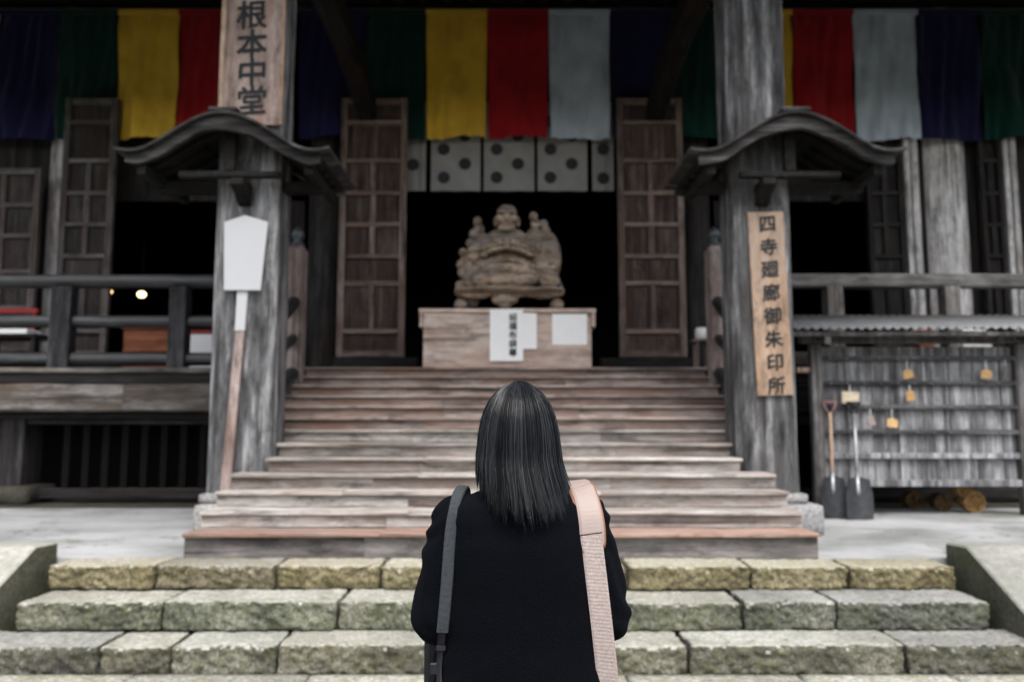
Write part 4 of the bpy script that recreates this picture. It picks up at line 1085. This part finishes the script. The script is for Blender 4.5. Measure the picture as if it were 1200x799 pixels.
# coat
mb = MB()
mb.loft([ring(z, cx, cy, a, b_) for z, cx, cy, a, b_ in ((.66, .01, 0, .235, .16), (.8, .01, 0, .224, .15), (.96, .01, 0, .212, .138), (1.08, .008, -.002, .195, .128), (1.2, .003, -.006, .183, .124),
      (1.28, 0, -.010, .184, .120), (1.335, 0, -.012, .186, .104), (1.365, 0, -.012, .178, .088), (1.388, 0, -.008, .115, .078), (1.405, 0, 0, .074, .07), (1.44, 0, .004, .066, .066))])
for s in (-1, 1):
    k = 1.0 if s > 0 else 1.0
    capsule(mb, V(s*.147, -.010, 1.332), V(s*.163, -.025, 1.24), .056, .058)
    capsule(mb, V(s*.163, -.025, 1.24), V(s*.188, -.035, 1.118 + (.008 if s > 0 else 0)), .058, .057)
    capsule(mb, V(s*.188, -.035, 1.118 + (.008 if s > 0 else 0)), V(s*.16, .07, 1.12), .056, .05)
    capsule(mb, V(s*.16, .07, 1.12), V(s*.066, .190, 1.175), .05, .042)
cme = fuse(mb, .0065, 7)
for v in cme.vertices:
    p = v.co; q = p - Vector((PXO, PYC, 0)); am = min(1, max(0, (abs(q.x)-.15)/.05))
    fold = am*.0035*math.sin(p.z*75 + 12*noise.noise(p*6) + q.y*20) + .006*noise.noise(p*7) + .0035*noise.noise(Vector((p.x*9 + p.z*5, p.y*5, p.z*16 - p.x*8))) + (1-am)*.003*noise.noise(Vector((p.x*16, p.y*16, p.z*3)))
    d = Vector((q.x, q.y, 0)).normalized(); v.co += d*fold
    if abs(q.x) < .004 and q.y < 0: v.co.y += .0018                # centre back seam
    sx = abs(q.x) - (.150 + .02*max(0, 1.3-p.z))                    # armhole seam
    if abs(sx) < .005 and 1.2 < p.z < 1.37: v.co += -d*.004
coat = link('coat', cme, M['coat'], per, True)
bvh = BVHTree.FromPolygons([coat.matrix_basis.translation*0 + WL[coat.name] + v.co for v in cme.vertices], [tuple(p.vertices) for p in cme.polygons])
# collar band, trousers, shoes
mb = MB(); mb.loft([ring(z, 0, cy, a, a) for z, cy, a in ((1.385, -.004, .086), (1.43, 0, .078), (1.445, .002, .073), (1.43, .002, .068))]); mb.build('collar', M['coat'], per, 0, True)
for s in (-1, 1):
    mb = MB(); mb.loft([ring(z, s*.092, cy, a, b_) for z, cy, a, b_ in ((.10, -.01, .055, .065), (.3, 0, .062, .07), (.5, .008, .072, .078), (.7, .004, .086, .09), (.86, 0, .088, .1))]); mb.build('trouser_leg', M['trouser'], per, 0, True)
    mb = MB(); capsule(mb, V(s*.094, -.045, .094), V(s*.104, .12, .088), .046, .043)
    me = mb.mesh()
    for v in me.vertices: v.co.z = max(v.co.z, .0465)
    link('shoe', me, M['shoe'], per, True)

# hair: dark underlying mass plus thousands of combed strands
HC = V(-.004, .008, 0); ZTOP = 1.648
PROF = [(0, .004), (.006, .022), (.016, .040), (.032, .058), (.055, .0745), (.085, .087), (.12, .0945), (.16, .098), (.20, .1015), (.24, .107), (.28, .114), (.33, .121), (.36, .124)]
def prof(t):
    for (a, ra), (b_, rb) in zip(PROF, PROF[1:]):
        if t <= b_: return ra + (rb-ra)*(t-a)/(b_-a)
    return PROF[-1][1]
def depth_r(t): return prof(t)*1.12 + max(0, t-.17)*.26
def hp(phi, t, k):
    """phi: 0 = back of the head, +-pi = front; k: layer factor"""
    x = math.sin(phi)*prof(t)*k*.935; y = -math.cos(phi)*depth_r(t)*k
    x += .017*max(0, (t-.19)/.12)                                     # lengths drift to one side
    return Vector((HC.x + x, HC.y + y, ZTOP - t))
mb = MB(); FR = 2.15
def end_t(phi): return .286 - .035*max(0, abs(phi)-.5) - (.02 if phi < -.8 else 0)
rings = []
for j in range(22):
    rings.append([hp(-FR + 2*FR*i/40, .002 + (end_t(-FR + 2*FR*i/40)-.03)*j/21, .955) for i in range(41)] +
                 [hp(FR - 2*FR*i/40, .002 + .004 + (end_t(FR - 2*FR*i/40)-.03)*j/21, .84) for i in range(41)])
mb.loft(rings)
mb.build('hair_mass', M['hair'], per, 0, True)
mb = MB(); rings = []
for j in range(9):                                                 # fringe and crown in front
    t = .002 + .088*j/8
    fw = Vector((0, .032*min(1, j/3), 0))
    rings.append([hp(FR + (2*math.pi-2*FR)*i/24, t, 1.0) + fw*math.sin(math.pi*i/24) for i in range(25)] + [hp(FR + (2*math.pi-2*FR)*(24-i)/24, t+.004, .90) + fw*math.sin(math.pi*i/24) for i in range(25)])
mb.loft(rings); mb.build('fringe', M['hair'], per, 0, True)
g = random.Random(21)
V_, F_, MI = [], [], []
NC = 150
for c in range(NC):
    cphi = -FR + 2*FR*(c + g.random())/NC; ck = g.uniform(.945, 1.03); cend = end_t(cphi)*g.uniform(.92, 1.05); tw = g.uniform(-.10, .10); gather = g.uniform(.2, .65); cm = g.choice((0, 0, 0, 1, 1, 2))
    out = g.uniform(-.014, .022); lift = g.uniform(0, 1)
    for h in range(44):
        phi0 = cphi + g.gauss(0, .045); k0 = ck + g.gauss(0, .018); te = cend*(1 + g.gauss(0, .035)); mi = cm if g.random() < .6 else g.choice((0, 1, 2)); t0 = abs(g.gauss(.0, .010)) + .002
        w0 = g.uniform(.00045, .0008); ns = 15; wob = g.uniform(-.012, .012); f1 = g.uniform(8, 22); fl = g.random() < .035
        pts = []
        for i in range(ns+1):
            f = i/ns; t = t0 + (te-t0)*(f**1.15)
            ph = phi0 + (cphi - phi0)*gather*f**1.6 + tw*f**2 + wob*math.sin(f*f1*.3 + h)*f + (wob*8*f*f if fl else 0)
            kk = k0 + (ck - k0)*gather*f + out*f**3*3 + (.05*f*f if fl else 0)
            pts.append(hp(ph, t, kk))
        b0 = len(V_)
        for i, p in enumerate(pts):
            d = (pts[min(i+1, ns)] - pts[max(i-1, 0)]).normalized(); a = d.cross(Vector((0, 1, .13))).normalized(); nrm = a.cross(d)
            ww = w0*(1 if i < ns-3 else (ns - i + .3)/3.4)
            V_ += [tuple(p + a*ww), tuple(p - a*ww*.5 + nrm*ww*.87), tuple(p - a*ww*.5 - nrm*ww*.87)]
        for i in range(ns):
            for q in range(3):
                x, y = b0 + i*3 + q, b0 + i*3 + (q+1) % 3
                F_.append((x, y, y+3, x+3)); MI.append(mi)
me = bpy.data.meshes.new('m'); me.from_pydata(V_, [], F_)
o = link('hair', me, M['hair'], per, True); o['kind'] = 'stuff'
me.materials.append(M['hair_dull']); me.materials.append(M['hair_shine']); me.polygons.foreach_set('material_index', MI)

# straps
def back_pt(u, v, gap=.004):
    """point on the coat's surface that the pixel's ray meets"""
    a = (u-600)/F; b_ = (399.5-v)/F
    d = Vector((a, CT - b_*ST, ST + b_*CT)).normalized()
    loc, nr, _, _ = bvh.ray_cast(Vector((0, 0, CAMZ)), d)
    if loc is None:
        loc, nr, _, _ = bvh.find_nearest(Vector((0, 0, CAMZ)) + d*((PYC-.02)/d.y))
        return loc + nr*gap, nr
    if nr.dot(d) > 0: nr = -nr
    return loc + nr*gap, nr
def ribbon(name, mat, parent, pts, width, th=.003, rnd=False):
    """pts: (position, normal); closed flat band"""
    rings = []
    n = len(pts)
    for i, (p, nr) in enumerate(pts):
        d = (pts[min(i+1, n-1)][0] - pts[max(i-1, 0)][0]).normalized(); s_ = d.cross(nr).normalized(); nn = s_.cross(d).normalized()
        if nn.dot(nr) < 0: nn = -nn
        ww = (width[i] if isinstance(width, list) else width)/2
        rings.append([p - s_*ww, p - s_*ww*.8 + nn*th, p + s_*ww*.8 + nn*th, p + s_*ww, p + s_*ww*.8 - nn*th*.4, p - s_*ww*.8 - nn*th*.4])
    return MB().loft(rings).build(name, mat, parent, 0, False)
def smooth_pts(pts, it=6):
    for _ in range(it):
        q = list(pts)
        for i in range(1, len(pts)-1):
            q[i] = ((pts[i-1][0] + pts[i][0]*2 + pts[i+1][0])/4, ((pts[i-1][1] + pts[i][1]*2 + pts[i+1][1])/4).normalized())
        pts = q
    return pts
def strap_path(uv, n=26, gap=.005):
    out = []
    for i in range(n):
        f = i/(n-1)*(len(uv)-1); k = min(int(f), len(uv)-2); t = f-k
        u = uv[k][0]*(1-t) + uv[k+1][0]*t; v = uv[k][1]*(1-t) + uv[k+1][1]*t
        r = back_pt(u, v, gap)
        if r: out.append(r)
    return smooth_pts(out)
def over(first, n=10, r=.05, down=.30):
    """continue a strap over the shoulder and down the front"""
    p, nr = first; pts = []
    for i in range(1, n+1):
        a = math.pi*i/n*.5
        pts.append((p + Vector((-.012*math.copysign(1, p.x-PXO)*math.sin(a), .105*math.sin(a), .016*math.sin(2*a) - .005*(1-math.cos(a)))), Vector((0, -math.cos(a), math.sin(a)+.1)).normalized()))
    q = pts[-1][0]
    for i in range(1, 9):
        t = i/8; pts.append((q + Vector((-.01*t, .035*math.sin(t*2.2) + .008, -down*t)), Vector((0, 1, .05)).normalized()))
    return pts[::-1]
cs = thing('camera_bag', (-.14, PYC+.1, .84), 'grey webbing shoulder strap with black lower end on the black coat', 'bag')
pth = strap_path([(536, 583), (530, 610), (526, 650), (523, 690), (518, 739)])
ov = over(pth[0])
ribbon('strap', M['web_grey'], cs, ov + pth, .026)
lw = strap_path([(517.5, 735), (517, 760), (516.5, 785), (517, 812), (518, 840)], 14, .004)
ribbon('lower_webbing', M['bag'], cs, lw, .017)
p, nr = back_pt(514, 782, .008)
box('buckle', M['metal_dark'], p.x-.012, p.x+.012, p.y-.006, p.y+.004, p.z-.012, p.z+.014, cs, .003)
p, nr = back_pt(517.5, 755, .008)
box('slider', M['bag'], p.x-.010, p.x+.010, p.y-.005, p.y+.003, p.z-.006, p.z+.006, cs, .002)
e0, e1 = lw[-1][0], ov[0][0]
bz = .80
bgm = MB(); bgm.loft([[(e1.x-.09+dx, e1.y+.01+dy, z) for dx, dy in ((0, 0), (.18, 0), (.18, .09), (0, .09))] for z in (e1.z-.16, e1.z+.0)])
bgm.build('camera_body', M['bag'], cs, .012)
ribbon('side_webbing', M['bag'], cs, [(e0 + (Vector((e1.x-.07, e1.y+.03, e1.z-.1)) - e0)*t + Vector((-.07*math.sin(math.pi*t), -.0, -.22*math.sin(math.pi*t))), Vector((-1, -.3, 0)).normalized()) for t in [i/14 for i in range(15)]], .016)

sb = thing('shoulder_bag', (.2, PYC, .62), 'pale pink shoulder bag strap with padded leather shoulder piece on the black coat', 'bag')
pp = strap_path([(683, 578), (689, 600), (692, 620), (692.5, 640), (691, 652)], 20, .010)
ovp = over(pp[0], down=.10)
wd = [.062]*(len(ovp) + len(pp)); 
for i in range(6): wd[-1-i] = .062*(1 - ((6-i)/6.0)**2.2*.75)
ribbon('pad_edge', M['leather'], sb, ovp + pp, [k+.002 for k in wd], .003)
wd2 = list(wd)
sh = [(p + nr*.0035, nr) for p, nr in ovp + pp]
ribbon('pad', M['pink_bag'], sb, sh[:-5], .055, .003)
ws, _ = back_pt(690.5, 625, .016)
def at_y(u, v, y): x, z = P(u, v, y); return Vector((x, y, z))
we = at_y(716, 830, ws.y+.012)
wp = [(ws + (we-ws)*(i/24) + Vector((0, -.012*math.sin(math.pi*i/24), 0)), Vector((.12, -1, .05)).normalized()) for i in range(25)]
ribbon('webbing', M['web_pink'], sb, wp, .047, .0022)
wdir = (we-ws).normalized(); ribbon('webbing_slot', M['bag'], sb, [(ws + wdir*t_ + Vector((0, -.0012, 0)), wp[0][1]) for t_ in (-.0016, .0006)], .049, .0012)
e0, e1 = wp[-1][0], ovp[0][0]
mb = MB(); bx0 = e0.x + .01
mb.loft([[(bx0 + .09*0 + (dx*f), PYC - .16 + dy, z) for dx, dy in ((0, 0), (.10, 0), (.10, .32), (0, .32))] for z, f in ((.60, 1), (.62, 1.1), (.86, 1.0), (.88, .8))])
mb.build('bag_body', M['pink_bag'], sb, .02)
tgt = Vector((bx0+.03, PYC-.12, .85))
ribbon('lower_strap', M['web_pink'], sb, [(e0 + (tgt-e0)*(i/6), Vector((.4, -1, 0)).normalized()) for i in range(7)], .05, .0022)
tgt = Vector((bx0+.02, PYC+.13, .85))
ribbon('front_strap', M['web_pink'], sb, [(Vector((e1.x + (tgt.x-e1.x)*(i/10)**3, e1.y + .03*math.sin(math.pi*i/10) + (tgt.y-e1.y)*(i/10)**2, e1.z + (tgt.z-e1.z)*i/10)), Vector((.3, 1, 0)).normalized()) for i in range(11)], .05, .0022)
